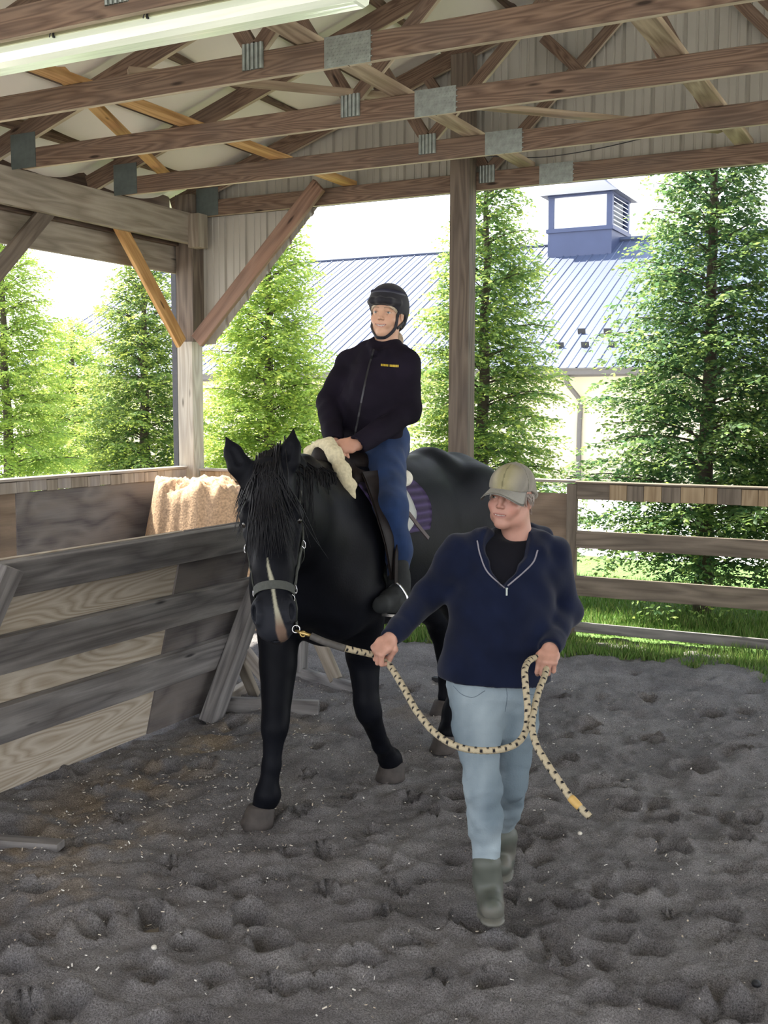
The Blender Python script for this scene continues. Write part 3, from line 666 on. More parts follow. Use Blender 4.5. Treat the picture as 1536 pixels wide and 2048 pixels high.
for z, h_, mt in ((1.165, .125, 'rail'), (.785, .135, 'rail'), (.415, .155, 'rail'), (.085, .075, 'greywood')):
    board('rail', (-2.62, 8.40, z), (2.2, 8.40, z), h_, .045, M[mt], t)
capblocks(t, (-2.35, 8.36, 0), (2.1, 8.36, 0), 1.165, .118, .035, [M['endgrain'], M['endgrain'], M['rail']], 32, 3)
board('top_board', (-2.62, 8.38, 1.237), (2.2, 8.38, 1.237), .10, .015, M['rail'], t, wide=(0, 1, 0))
board('fence_post', (.35, 8.50, -.1), (.35, 8.50, 1.23), .14, .14, M['rail'], t, wide=(1, 0, 0))

# ------------------------------------------------------------ leaning kickboard panel and its frame
PX = lambda z: -3.92 + .245 * z
nrm = np.array([1, 0, -.245]); nrm /= np.linalg.norm(nrm); upl = np.array([.245, 0, 1.]); upl /= np.linalg.norm(upl)
t = thing('kickboard_panel', 'leaning wooden kickboard panel with three grey rails over plywood, left of the horse', 'panel', (-3.9, 4.3, 0))
def sheet(y0, y1, mat, off=0, h0=.01, h1=1.19):
    c = upl * (h0 + h1) / 2 + np.array([-3.92, 0, 0]) + nrm * off
    o = board('plywood_sheet', (c[0], y0, c[2]), (c[0], y1, c[2]), h1 - h0, .016, mat, t, wide=upl, bevel=0); return o
sheet(2.2, 4.715, M['ply']); sheet(4.725, 5.42, M['plydark'], .004)
for z, w_ in ((1.075, .165), (.725, .18), (.385, .19)):
    c = np.array([PX(z), 0, z]) + nrm * .035
    board('rail', (c[0], 2.2, c[2]), (c[0], 5.45, c[2]), w_, .042, M['greywood'], t, wide=upl)
def leanpost(y, w_, off, name='post', mat='greywood'):
    a = np.array([-3.92, y, 0.0]) + nrm * off; b = a + upl * 1.20
    return board(name, a, b, w_, .09, M[mat], t, wide=(0, 1, 0))
board('post', np.array([-3.87, 2.92, 0]) + nrm * .08, np.array([-3.62, 3.38, 1.165]) + nrm * .10, .11, .09, M['greywood'], t, wide=(0, 1, 0)); board('post', np.array([-3.90, 5.16, 0]) + nrm * .10, np.array([-3.66, 5.58, 1.15]) + nrm * .10, .12, .09, M['greywood'], t, wide=(0, 1, 0))
board('foot', (-3.86, 5.36, .03), (-3.30, 5.56, .03), .09, .05, M['greywood'], t, wide=(0, 0, 1))
board('strut', (-3.74, 5.36, .42), (-3.50, 5.50, .05), .075, .04, M['cap'], t, wide=(1, 0, .6))
board('strut', (-3.78, 5.42, .32), (-3.80, 5.62, .04), .07, .04, M['beam'], t, wide=(1, 0, 0))
board('foot', (-3.84, 5.26, .03), (-3.95, 5.75, .03), .09, .05, M['cap'], t, wide=(0, 0, 1))
t = thing('jump_standard', 'grey wooden brace frame on the sand between the horse front legs', 'wooden frame', (-3.6, 6.1, 0))
board('foot', (-3.95, 6.27, .03), (-3.30, 6.03, .03), .09, .045, M['greywood'], t, wide=(0, 0, 1))
board('strut', (-3.80, 6.20, .52), (-3.49, 6.10, .06), .085, .04, M['beam'], t, wide=(1, 0, .6))
board('post', (-3.86, 6.24, .05), (-3.80, 6.22, 1.1), .09, .09, M['greywood'], t, wide=(0, 1, 0))
tag(board('wooden_foot', (-3.95, 3.05, .02), (-3.18, 2.98 + .31, .02), .07, .035, M['greywood'], wide=(.1, 1, 0)), 'grey board end lying on the sand at the left edge of the picture', 'board')
tag(MB().box((-.02, -.02, 0), (.045, .025, .03)).build('block', M['blackball']), 'small dark block lying on the sand behind the helper', 'block').location = tuple(atZ(875, 1366) + [0, 0, .01])
# shavings heap in the corner
def heap(x, y):
    u = (x + 5.70) / .60; v = (y - 7.85) / .46; d = (np.abs(u) ** 3.2 + np.abs(v) ** 3.2) ** (1 / 3.2)
    z = 1.15 * np.clip(1.22 - d, 0, .40) / .40; z = np.minimum(z, 1.15 - .04 * (x + 5.75))
    return z - .02 + .12 * fbm(x, y, 5, 4, 61) * (z > .03) + .08 * fbm(x, y, 18, 4, 71) * (z > .03)
V, F = grid(np.arange(-6.34, -4.75, .018), np.arange(6.95, 8.39, .018), heap)
M['shavings'] = plain('orange_tan_shavings', (.50, .33, .20), .95, 0, .32, 60, .8)
g = mk('shavings_heap', V, F, M['shavings'], smooth=True); tag(g, 'big orange tan heap of wood shavings in the corner behind the rails', 'shavings heap')
# ------------------------------------------------------------ evergreen trees
M['leaf'] = leafmat('evergreen_spray', .55, .5, .35)
M['bark'] = plain('brown_bark', (.09, .07, .055), .9, 0, .35, 14, .8)
def conifer(name, x, y, H, R, seed, label, nb=190, lean=0, low=.12, tipc=(.42, .50, .08), midc=(.16, .28, .07), dens=1.0, leaf=.05):
    r = np.random.RandomState(seed)
    t = thing('evergreen_tree', label, 'tree', (x, y, 0), 'evergreen trees planted in a row outside')
    tp = [np.array([x, y, -.15])]; 
    for i in range(1, 9): tp.append(np.array([x + lean * (i / 8) ** 2 + r.normal(0, .012), y + r.normal(0, .012), H * i / 8.2]))
    rad = [.085 * (1 - i / 9.2) + .006 for i in range(9)]
    MB().tube(tp, rad, 9).build('trunk', M['bark'], t, smooth=True)
    tp = np.array(tp); br = MB(); QV = []; QC = []
    nb = int(nb * 1.45)
    for b in range(nb):
        hf = low + (1 - low) * ((b + r.uniform(0, 1)) / nb) ** .92; h = H * .99 * hf
        rel = (1 - hf) / (1 - low); L = R * (rel ** .62) * r.uniform(.55, 1.15) + .14
        az = b * 2.399 + r.uniform(-.4, .4); base = np.array([np.interp(h, tp[:, 2], tp[:, 0]), np.interp(h, tp[:, 2], tp[:, 1]), h])
        el = r.uniform(.12, .5) + .45 * hf; n = max(5, int(L / .055)); s = np.linspace(0, 1, n)
        dr = L * (s * math.cos(el)); up = L * (s * math.sin(el) - .42 * s * s * (1 - .5 * hf)); wob = r.normal(0, .05) * np.sin(s * 3)
        ca, sa = math.cos(az), math.sin(az)
        P = np.stack([base[0] + ca * dr - sa * wob, base[1] + sa * dr + ca * wob, base[2] + up], 1)
        if b % 3 == 0: br.tube(P[::max(1, n // 4)], list(np.linspace(.012, .003, len(P[::max(1, n // 4)]))), 4, cap=False)
        side = np.array([-sa, ca, 0.]); dirv = np.array([ca, sa, 0.])
        for i in range(1, n):
            u = s[i]
            if u < .16: continue
            tl = (.13 + .32 * (1 - u) ** .8 * min(1, L)) * r.uniform(.7, 1.25)
            for sg in (-1, 1):
                if r.uniform() > .93 * dens * (1 - .45 * hf ** 2): continue
                d = side * sg * r.uniform(.6, 1) + dirv * r.uniform(.35, .9) + np.array([0, 0, r.uniform(-.45, .12)]); d /= np.linalg.norm(d)
                nl = max(3, int(tl / leaf * 1.25)); q = np.linspace(.12, 1, nl)
                for k_ in (-1, 1):
                    Pb = P[i][None] + d[None] * (q * tl)[:, None]; Pb[:, 2] -= .35 * tl * q * q
                    per = np.cross(d, (0, 0, 1)); per /= np.linalg.norm(per) + 1e-6
                    ld = d[None] * .75 + per[None] * k_ * .75 + r.normal(0, .25, (nl, 3)); ld[:, 2] -= .18; ld /= np.linalg.norm(ld, axis=1)[:, None]
                    wv = np.cross(ld, r.normal(0, .6, (nl, 3)) + [0, 0, 1]); wv /= np.linalg.norm(wv, axis=1)[:, None] + 1e-6
                    ll = leaf * (1.25 - .5 * q)[:, None] * r.uniform(.7, 1.3, (nl, 1)); ww = ll * .25
                    QV.append(np.stack([Pb, Pb + ld * ll * .5 + wv * ww, Pb + ld * ll, Pb + ld * ll * .5 - wv * ww], 1))
                    age = np.clip(u * .55 + q * .45 + r.normal(0, .18, nl) - .12, 0, 1)[:, None] ** 1.5 * (.35 + .65 * r.uniform()) * 1.25
                    QC.append(np.clip(np.array(midc)[None] * (1 - age) + np.array(tipc)[None] * age, 0, 1) * r.uniform(.75, 1.2))
    Q = np.concatenate(QV); C = np.concatenate(QC); m = len(Q)
    br.build('branches', M['bark'], t)
    mk('foliage', Q.reshape(-1, 3), np.arange(4 * m).reshape(-1, 4), M['leaf'], t, col=np.repeat(C, 4, 0))
    return m
def tx(px, y): return atY(px, 900, y)[0]
T_ = 0
YG, MG = (.66, .70, .13), (.28, .42, .10); DG, DM = (.16, .24, .08), (.055, .115, .055)
T_ += conifer('a', tx(1412, 9.9), 9.9, 4.75, 1.30, 1, 'large dark evergreen tree right of the grey barn downpipe, trunk visible behind the rail fence', 270, low=.07, tipc=(.40, .52, .13), midc=(.075, .17, .08), dens=.8)
T_ += conifer('b', tx(968, 10.6), 10.6, 4.4, 1.02, 2, 'tall evergreen tree just behind the middle post, yellow green above and dark below', 230, tipc=(.58, .64, .12), midc=(.14, .26, .09))
T_ += conifer('c', tx(540, 10.9), 10.9, 4.3, 1.2, 3, 'bright yellow green evergreen tree between the corner post and the rider', 240, tipc=YG, midc=MG)
T_ += conifer('d', tx(292, 11.3), 11.3, 4.0, 1.1, 4, 'evergreen tree seen through the side opening just left of the corner post', 210, tipc=YG, midc=(.13, .23, .08))
T_ += conifer('e', tx(15, 11.4), 11.4, 4.8, 1.3, 5, 'bright evergreen tree at the far left edge of the side opening', 200, tipc=YG, midc=MG)
T_ += conifer('g', tx(1700, 9.8), 9.8, 4.9, 1.1, 6, 'evergreen tree at the right edge of the picture beyond the fence', 170, tipc=(.38, .5, .12), midc=(.08, .17, .08))
T_ += conifer('h', tx(150, 15.5), 15.5, 3.4, 1.5, 8, 'low evergreen tree farther back between the two trees at left', 110, tipc=YG, midc=MG, leaf=.07)
print('leaf quads', T_)
M['bare'] = M['bark']

# ------------------------------------------------------------ the long barn behind
def rib_roof(MBo, xa, xb, ye, ze, yr, zr, sp=.2286, major=.9144):
    d = np.array([0, yr - ye, zr - ze]); L = np.linalg.norm(d); d /= L; nn = np.array([0, -d[2], d[1]])
    prof = []; x = xa; i = 0
    while x < xb:
        h = .028 if i % 2 == 0 else .014
        prof += [(x, 0), (x + .075, 0), (x + .090, h), (x + .115, h), (x + .13, 0)]; x += sp; i += 1
    V = []; k = len(prof)
    for px, h in prof: V += [np.array([px, ye, ze]) + nn * h, np.array([px, yr, zr]) + nn * h]
    MBo.add(V, [(2 * i, 2 * i + 2, 2 * i + 3, 2 * i + 1) for i in range(k - 1)])
EY, EZ, RY, RZ2 = 26.0, 2.80, 34.2, 6.98; XL, XR = -27.5, 6.0
t = thing('barn', 'long cream barn with blue grey ribbed metal roof behind the trees', 'barn', ((XL + XR) / 2, RY, 0))
rf = MB(); rib_roof(rf, XL, XR, EY, EZ, RY, RZ2); rf.add([(XL, RY, RZ2), (XR, RY, RZ2), (XR, 42.4, EZ), (XL, 42.4, EZ)], [(0, 1, 2, 3)])
rf.add([(XL, EY, EZ - .06), (XR, EY, EZ - .06), (XR, RY, RZ2 - .06), (XL, RY, RZ2 - .06)], [(0, 1, 2, 3)])
rf.build('roof', M['roofmetal'], t)
w = MB(); w.box((XL + .4, EY + .45, -.2), (XR - .4, 41.9, EZ + .1)); w.add([(XL + .4, EY + .45, EZ), (XL + .4, 41.9, EZ), (XL + .4, RY, RZ2 - .2)], [(0, 1, 2)]); w.build('wall', M['cream'], t)
MB().tube([(XL, RY, RZ2 + .03), (XR, RY, RZ2 + .03)], .09, 6).build('ridge_cap', M['roofmetal'], t)
g = MB(); g.box((XL, EY - .10, EZ - .16), (XR, EY + .02, EZ - .02)); g.box((XL, EY - .12, EZ - .04), (XR, EY - .09, EZ + .0)); g.build('gutter', M['gutter'], t)
MB().box((XL, EY + .02, EZ - .2), (XR, EY + .44, EZ - .1)).build('soffit', M['gutter'], t)
dx = atY(1133, 760, EY)[0]
MB().tube(spline([(dx, EY - .04, EZ - .12), (dx + .02, EY - .02, EZ - .35), (dx + .22, EY + .36, EZ - .75), (dx + .24, EY + .38, EZ - .95), (dx + .22, EY + .38, 1.2), (dx + .22, EY + .38, -.1)], 30), .062, 8).build('downpipe', M['gutter'], t)
# snow guards on the roof
sl = (RZ2 - EZ) / (RY - EY)
for px, py in ((1163, 668), (1215, 668), (1170, 695), (1120, 696), (1226, 694)):
    d = CR.T @ np.array([(px - 768) / FPX, (py - 1024) / FPX, 1.0]); k_ = (EZ - EYE - sl * EY) / (d[2] - sl * d[1]); c = np.array([0, 0, EYE]) + d * k_
    s_ = MB(); s_.obox(c + [0, 0, .07], (.10, 0, 0), (0, .01, .0), (0, -.02, .07)); s_.obox(c + [0, .05, .04], (.02, 0, 0), (0, .08, .04), (0, 0, .01)); s_.build('snow_guard', M['darkmetal'], t)
# cupola
cx_ = atY(1178, 487, RY)[0]; hw = 1.0; zb_ = RZ2 - .55; zt_ = RZ2 + .14
c = MB(); c.box((cx_ - hw, RY - hw, zb_), (cx_ + hw, RY + hw, RZ2 + .28)); c.box((cx_ - hw - .05, RY - hw - .05, RZ2 + .22), (cx_ + hw + .05, RY + hw + .05, RZ2 + .34))
cu = c.build('cupola', M['cupola'], t)
z0, z1 = RZ2 + .34, RZ2 + 1.28
for sx in (-1, 1):
    for sy in (-1, 1): MB().box((cx_ + sx * hw, RY + sy * hw, z0), (cx_ + sx * (hw - .17), RY + sy * (hw - .17), z1)).build('cupola_post', M['cupola'], cu)
M['louver'] = plain('white_louver', (.85, .87, .9), .6, 0, .03)
for sx in (-1, 1):
    lv = MB()
    for i in range(7): lv.obox((cx_ + sx * (hw - .06), RY, z0 + .09 + i * .135), (.05, 0, .035 * -sx), (0, hw - .15, 0), (0, 0, .012))
    lv.build('louver', M['louver'], cu)
for sy in (-1, 1): MB().box((cx_ - hw + .15, RY + sy * (hw - .1) - .02, z0), (cx_ + hw - .15, RY + sy * (hw - .1) + .02, z1)).build('cupola_panel', M['louver'], cu)
MB().box((cx_ - hw - .02, RY - hw - .02, z1), (cx_ + hw + .02, RY + hw + .02, z1 + .07)).build('cupola_band', M['cupola'], cu)
V = []; F = []; hs = np.linspace(0, 1, 12)
for s in hs:
    w_ = (hw + .2) * ((1 - s) ** 1.9 * .85 + (1 - s) * .15) + .015; z = z1 + .05 + 1.35 * s
    V += [(cx_ - w_, RY - w_, z), (cx_ + w_, RY - w_, z), (cx_ + w_, RY + w_, z), (cx_ - w_, RY + w_, z)]
for i in range(11): F += [(4 * i + k, 4 * i + (k + 1) % 4, 4 * i + 4 + (k + 1) % 4, 4 * i + 4 + k) for k in range(4)]
F += [(3, 2, 1, 0), (44, 45, 46, 47)]
mk('cupola_roof', V, F, M['cupola_top'], cu)
# ------------------------------------------------------------ the horse
HX = -2.49
M['coat'] = colattr('black_coat', rough=.48, spec=.06, bump=.10, bscale=120, sheen=.0)
M['hair'] = plain('black_horsehair', (.006, .006, .008), .5, 0, .3, 40, spec=.2)
M['hoof'] = plain('grey_brown_hoof', (.050, .041, .036), .75, 0, .3, 25, .3)
M['eye'] = plain('dark_wet_eye', (.008, .006, .005), .08, 0, .1, 20, spec=.8)
 
poll = at(536, 918, 3.98); muzz = at(549, 1296, 3.76)
hu = muzz - poll; hL = np.linalg.norm(hu); hu /= hL                       # down the face
hv = np.array([.44, -.90, .12]); hv -= hu * (hv @ hu); hv /= np.linalg.norm(hv)   # out of the forehead
hw = np.cross(hu, hv); hw = -hw if hw[0] * .889 + hw[1] * .458 < 0 else hw          # towards the horse's left
HR = np.array([hw, hu, hv])
def H(w, u, v): return poll + hw * w + hu * u + hv * v
def head_shapes(S, scale=1):
    S.ell(H(0, .055, -.065), (.078, .085, .085), HR, k=.03)
    S.ell(H(0, .17, -.075), (.088, .13, .085), HR, k=.04)
    S.chain([H(0, .12, -.045), H(0, .26, -.035), H(0, .40, -.035), H(0, .54, -.035)], [.064, .070, .062, .056], .03, n=hw, sq=1.05)
    S.chain([H(0, .28, -.10), H(0, .42, -.085), H(0, .57, -.07)], [.085, .064, .052], .04, n=hw, sq=.85)
    for s in (-1, 1):
        S.ell(H(s * .056, .265, -.140), (.042, .135, .095), HR, k=.035)       # jowl
        S.ell(H(s * .085, .190, -.045), (.026, .045, .035), HR, k=.022)       # brow above the eye
        S.chain([H(s * .088, .245, -.055), H(s * .070, .38, -.06)], [.016, .010], .02)   # facial crest
        S.ell(H(s * .101, .222, -.058), (.020, .030, .022), HR, k=.012, cut=True)
        S.ell(H(s * .100, .204, -.052), (.016, .030, .018), HR, k=.010)
        S.ell(H(s * .094, .245, -.06), (.012, .026, .016), HR, k=.010)
    S.ell(H(0, .575, -.045), (.071, .072, .060), HR, k=.035)                  # muzzle
    S.ell(H(0, .62, -.05), (.058, .040, .052), HR, k=.025)
    S.ell(H(0, .615, -.095), (.040, .042, .036), HR, k=.022)                  # chin
    for s in (-1, 1):
        S.ell(H(s * .049, .560, -.005), (.030, .050, .026), HR, k=.018)
        S.ell(H(s * .064, .572, .012), (.0125, .030, .024), np.array([hw * .9 + hv * .4 * -s * -1, hu, hv]) if False else HR, k=.010, cut=True)
        S.chain([H(s * .048, .535, .016), H(s * .044, .575, .020), H(s * .052, .602, .012)], [.008, .009, .007], .012)
    S.chain([H(-.05, .635, -.062), H(0, .652, -.040), H(.05, .635, -.062)], [.006, .006, .006], .008, cut=True)
    for (b, m1, m2, tp) in (((496, 965), (478, 930), (466, 905), (452, 874)), ((568, 955), (577, 920), (583, 895), (587, 858))):
        q = [at(b[0], b[1], 4.01), at(m1[0], m1[1], 4.01), at(m2[0], m2[1], 4.015), at(tp[0], tp[1], 4.02)]
        S.chain(q, [.030, .040, .032, .004], .012, n=hv, sq=.62)
        S.chain([x + hv * .034 + hw * (.004 if b[0] < 530 else -.004) for x in q[1:]], [.017, .016, .002], .006, cut=True)
# whole body
B = Vol((HX - .50, 3.15, -.02), (HX + .50, 6.35, 1.75), .0105)
B.ell((HX, 5.0, 1.17), (.30, .68, .375), k=.10)
B.ell((HX, 4.62, 1.14), (.258, .50, .37), k=.10)
B.ell((HX, 5.0, 1.02), (.28, .55, .27), k=.1)
B.ell((HX, 4.30, 1.10), (.24, .34, .37), k=.10)
for s in (-1, 1):
    B.ell((HX + s * .15, 4.12, 1.02), (.125, .16, .22), k=.08)
    B.chain([(HX + s * .08, 4.45, 1.43), (HX + s * .14, 4.22, 1.20), (HX + s * .165, 4.18, .98)], [.09, .12, .115], .09)
    B.ell((HX + s * .155, 5.56, 1.22), (.175, .40, .30), k=.10)
    B.ell((HX + s * .16, 5.68, 1.02), (.13, .22, .25), k=.09)
B.chain([(HX, 4.20, 1.44), (HX, 4.55, 1.48), (HX, 4.9, 1.42), (HX, 5.35, 1.45), (HX, 5.68, 1.41), (HX, 5.92, 1.30)], [.085, .09, .10, .13, .13, .08], .09)
B.ell((HX, 3.98, 1.06), (.19, .14, .19), k=.08)
nk = [np.array([HX, 4.32, 1.22]), np.array([HX + .05, 4.02, 1.28]), np.array([HX + .15, 3.70, 1.38]), H(0, .10, -.20) * .6 + H(0, .02, -.14) * .4]
B.chain(nk, [.27, .215, .165, .125], .10, n=(1, 0, 0), sq=.74)
B.chain([np.array([HX, 4.30, 1.48]), np.array([HX + .07, 3.95, 1.52]), np.array([HX + .18, 3.65, 1.55]), H(0, .03, -.11)], [.07, .065, .06, .055], .08, n=(1, 0, 0), sq=.7)
# legs
g0 = atZ(510, 1652); GR = (g0[0] + .02, g0[1] + .03); g0 = atZ(780, 1558); GL = (g0[0], g0[1] + .03)
Rf = [np.array([HX - .18, 4.16, .98]), at(556, 1330, 4.90), at(551, 1440, 4.82), at(549, 1458, 4.81), at(543, 1530, 4.80), at(534, 1590, 4.79), np.array([*GR, .085])]
B.chain(Rf, [.125, .078, .053, .052, .037, .049, .046], .03)
B.cone(at(556, 1360, 4.90), at(552, 1430, 4.84), .068, .052, .03)
Lf = [np.array([HX + .18, 4.25, .98]), at(727, 1310, 5.16), at(733, 1405, 5.14), at(738, 1425, 5.15), at(762, 1490, 5.28), at(779, 1518, 5.40), np.array([*GL, .075])]
B.chain(Lf, [.125, .078, .056, .054, .038, .050, .046], .03)
Lh = [np.array([HX + .17, 5.45, 1.10]), np.array([HX + .20, 5.22, .92]), np.array([HX + .18, 5.52, .56]), np.array([HX + .165, 5.50, .50]), np.array([HX + .15, 5.36, .18]), np.array([HX + .15, 5.27, .09])]
Rh = [np.array([HX - .17, 5.50, 1.10]), np.array([HX - .20, 5.32, .92]), np.array([HX - .17, 5.86, .56]), np.array([HX - .165, 5.88, .50]), np.array([HX - .15, 5.97, .19]), np.array([HX - .15, 5.93, .09])]
for q in (Lh, Rh): B.chain(q, [.17, .14, .062, .056, .05, .048], .05)
for q, c in ((Rf, .05), (Lf, .05)): B.ell(q[-2] + np.array([0, .025, -.01]), (.040, .042, .052), k=.03)
# the head field is finer; it overlaps the neck inside one mesh
lo = np.minimum(poll, muzz) - .26; hi = np.maximum(poll, muzz) + .26; lo[2] = muzz[2] - .08; hi[2] = poll[2] + .28
S = Vol(lo, hi, .0048); head_shapes(S)
S.chain([nk[2], nk[3], H(0, .06, -.10)], [.145, .118, .085], .05, n=(1, 0, 0), sq=.74)
HEADV = S
Vb, Fb = B.mesh(); Vh, Fh = S.mesh()
V, F = fmt_join([(Vb, Fb), (Vh, Fh)])
q = V - poll; w_, u_, v_ = q @ hw, q @ hu, q @ hv
col = np.tile(np.array([[.0055, .006, .0085]]), (len(V), 1)); fb = fbm(V[:, 0] + V[:, 2], V[:, 1], 9, 3, 5)
col *= (1 + .6 * fb)[:, None]
us = [.37, .41, .46, .50, .55, .59, .63, .66]; wc = np.interp(u_, us, [-.010, -.008, .002, .006, .012, .019, .024, .026]); hwid = np.interp(u_, us, [.0, .004, .008, .005, .006, .010, .017, .014], left=0, right=0)
isb = np.clip((hwid - np.abs(w_ - wc)) / .004 + .5, 0, 1) * (hwid > .001) * (v_ > -.07) * (np.arange(len(V)) >= len(Vb))
pk = np.clip((u_ - .57) / .05, 0, 1)[:, None]
col = col * (1 - isb[:, None]) + isb[:, None] * (np.array([.30, .29, .22])[None] * (1 - pk) + np.array([.15, .10, .075])[None] * pk)
mz = np.clip((u_ - .50) / .08, 0, 1) * (np.arange(len(V)) >= len(Vb)) * (1 - isb); col += (np.array([.012, .013, .016])[None] * mz[:, None])
horse = mk('horse', V, F, M['coat'], smooth=True, col=col, origin=(HX, 4.6, 0))
tag(horse, 'black horse with a narrow white stripe down its face, walking towards the camera', 'horse')
for s in (-1, 1):
    mkv, mkf = sphere_vf(H(s * .0865, .222, -.052), .0235); mk('eye', mkv, mkf, M['eye'], horse, smooth=True)
# hooves
def hoof(top, toe_dir, r0=.052, r1=.072, h=.085, tilt=0.):
    top = np.array(top, float); td = np.array([toe_dir[0], toe_dir[1], 0.]); td /= np.linalg.norm(td); sd = np.array([-td[1], td[0], 0]); V = []; n = 22
    for j, (zz, rr, sh) in enumerate(((h, r0 * .7, .0), (h, r0, 0), (h * .94, r0 * 1.06, .002), (h * .5, (r0 + r1) / 2 * 1.03, .014), (.004, r1, .028), (0, r1 * .97, .028), (0, r1 * .5, .02))):
        for i in range(n):
            a = 2 * math.pi * i / n; c_, s_ = math.cos(a), math.sin(a)
            el = 1.12 if c_ > 0 else .82
            drop = .30 * max(0, -c_) * zz if False else 0
            V.append(top + td * (rr * c_ * el + sh) + sd * rr * s_ + np.array([0, 0, zz * (1 - .22 * (1 - c_) / 2) - drop + tilt * (1 - c_) * .5]))
    F = [(j * n + i, j * n + (i + 1) % n, (j + 1) * n + (i + 1) % n, (j + 1) * n + i) for j in range(6) for i in range(n)] + [tuple(range(n)), tuple(range(7 * n - 1, 6 * n - 1, -1))]
    return mk('hoof', V, F, M['hoof'], horse, smooth=True)
hoof((*GR, 0), (-.35, -.93), .056, .078, .095)
hoof((*GL, 0), (.05, -1), .056, .074, .09)
hoof((HX + .15, 5.25, .0), (0, -1)); hoof((HX - .15, 5.90, .0), (0, -1))
# forelock, mane, tail
rr = np.random.RandomState(4); paths = []
for i in range(190):
    w0 = rr.normal(0, .022); sp_ = rr.normal(0, .052); ln = rr.uniform(.15, .36); P = []
    for t_ in np.linspace(0, 1, 9):
        u = .0 + ln * t_; w = w0 + sp_ * t_ ** .8 + .004 * math.sin(7 * t_ + i)
        P.append(cast(S, H(w, u + .03, -.06), hv, .003 + .010 * rr.uniform() * (1 - t_ * .5) + .006))
    P[0] = cast(S, H(w0, .02, -.08), -hu * .6 + hv * .35, .004 + .008 * rr.uniform()); paths.append(spline(P, 14))
strands('forelock', None, paths, .0030, M['hair'], horse)
paths = []
crest = spline([np.array([HX, 4.28, 1.545]), np.array([HX + .07, 3.96, 1.585]), np.array([HX + .18, 3.66, 1.61]), H(0, -.02, -.10)], 60)
for i in range(420):
    c0 = crest[rr.randint(0, 60)] + rr.normal(0, .006, 3); sd = -1 if rr.uniform() < .75 else 1
    ln = rr.uniform(.14, .30); P = [c0]
    for t_ in np.linspace(.2, 1, 5):
        o_ = np.array([c0[0], c0[1] - .05 * t_, c0[2] - ln * t_]); P.append(o_ + np.array([sd * (.055 + .075 * math.sqrt(t_) + .01 * rr.uniform()), 0, 0]))
    paths.append(spline(P, 10))
strands('mane', None, paths, .0032, M['hair'], horse)
paths = []
for i in range(260):
    a = rr.uniform(0, 6.28); R0 = rr.uniform(0, .035); P = [(HX + R0 * math.cos(a), 5.88 + R0 * math.sin(a) * .5, 1.36), (HX + 1.2 * R0 * math.cos(a), 6.02, 1.22), (HX + 2.2 * R0 * math.cos(a), 6.08 + R0 * math.sin(a), .85), (HX + 2.4 * R0 * math.cos(a), 6.06 + 1.5 * R0 * math.sin(a), .45 + .1 * rr.uniform())]
    paths.append(spline(P, 10))
strands('tail', None, paths, .0042, M['hair'], horse)

# ------------------------------------------------------------ halter
M['strap'] = plain('grey_green_webbing', (.042, .046, .040), .7, 0, .15, 120, .3)
M['steel'] = plain('shiny_steel', (.62, .62, .64), .22, 1, .05)
halter = thing('halter', 'grey green webbing halter with steel rings on the horse head', 'halter', tuple(H(0, .48, -.08)))
def loop_pts(u0, angs, off, vc=-.06, du=lambda a: 0):
    P = []; Nn = []
    for a in angs:
        d = hw * math.sin(a) + hv * math.cos(a); o_ = H(0, u0 + du(a), vc); P.append(cast(S, o_, d, off)); Nn.append(d)
    return P, Nn
an = np.linspace(-math.pi, math.pi, 60)
P, Nn = loop_pts(.475, an, .004, du=lambda a: .015 * (1 - math.cos(a))); V, F = ribbon(P, Nn, .030, .004); mk('noseband', V, F, M['strap'], halter)
def sidestrap(s, uvs, wdt=.022, name='cheek_strap', off=.004):
    P = []; Nn = []
    for u, v in spline([(a, b, 0) for a, b in uvs], 26)[:, :2]:
        P.append(cast(S, H(0, u, v), hw * s, off)); Nn.append(hw * s)
    V, F = ribbon(P, Nn, wdt, .004); return mk(name, V, F, M['strap'], halter)
for s in (-1, 1):
    sidestrap(s, [(.475, -.055), (.38, -.075), (.30, -.10), (.20, -.135), (.08, -.14)])
    sidestrap(s, [(.30, -.10), (.315, -.17), (.33, -.22)], name='throat_strap')
    rc = cast(S, H(0, .475, -.058), hw * s, .008); m_ = ringmesh(rc, hw * s + hv * .5, .014, .0022, up=hu, sq=.7); mk('ring', m_[0], m_[1], M['steel'], halter, smooth=True)
    rc = cast(S, H(0, .30, -.10), hw * s, .010); m_ = ringmesh(rc, hw * s + hv * .6, .014, .0022, up=hu, sq=.75); mk('buckle', m_[0], m_[1], M['steel'], halter, smooth=True)
rc = H(.062, .512, -.035); m_ = ringmesh(rc, hv + hw * .6, .013, .0022, up=hu, sq=.8); mk('buckle', m_[0], m_[1], M['steel'], halter, smooth=True)
P = [H(.070, .515, -.045), H(.072, .545, -.075), H(.066, .575, -.105)]; V, F = ribbon(spline(P, 10), [hw] * 10, .020, .004); mk('chin_strap', V, F, M['strap'], halter)
RINGP = at(592, 1258, 3.80)
m_ = ringmesh(RINGP, hv, .013, .0022, up=hu); mk('ring', m_[0], m_[1], M['steel'], halter, smooth=True)
P = spline([H(.066, .575, -.105), H(.068, .585, -.10), RINGP + hu * -.015], 8); V, F = ribbon(P, [hw] * 8, .018, .004); mk('chin_strap', V, F, M['strap'], halter)
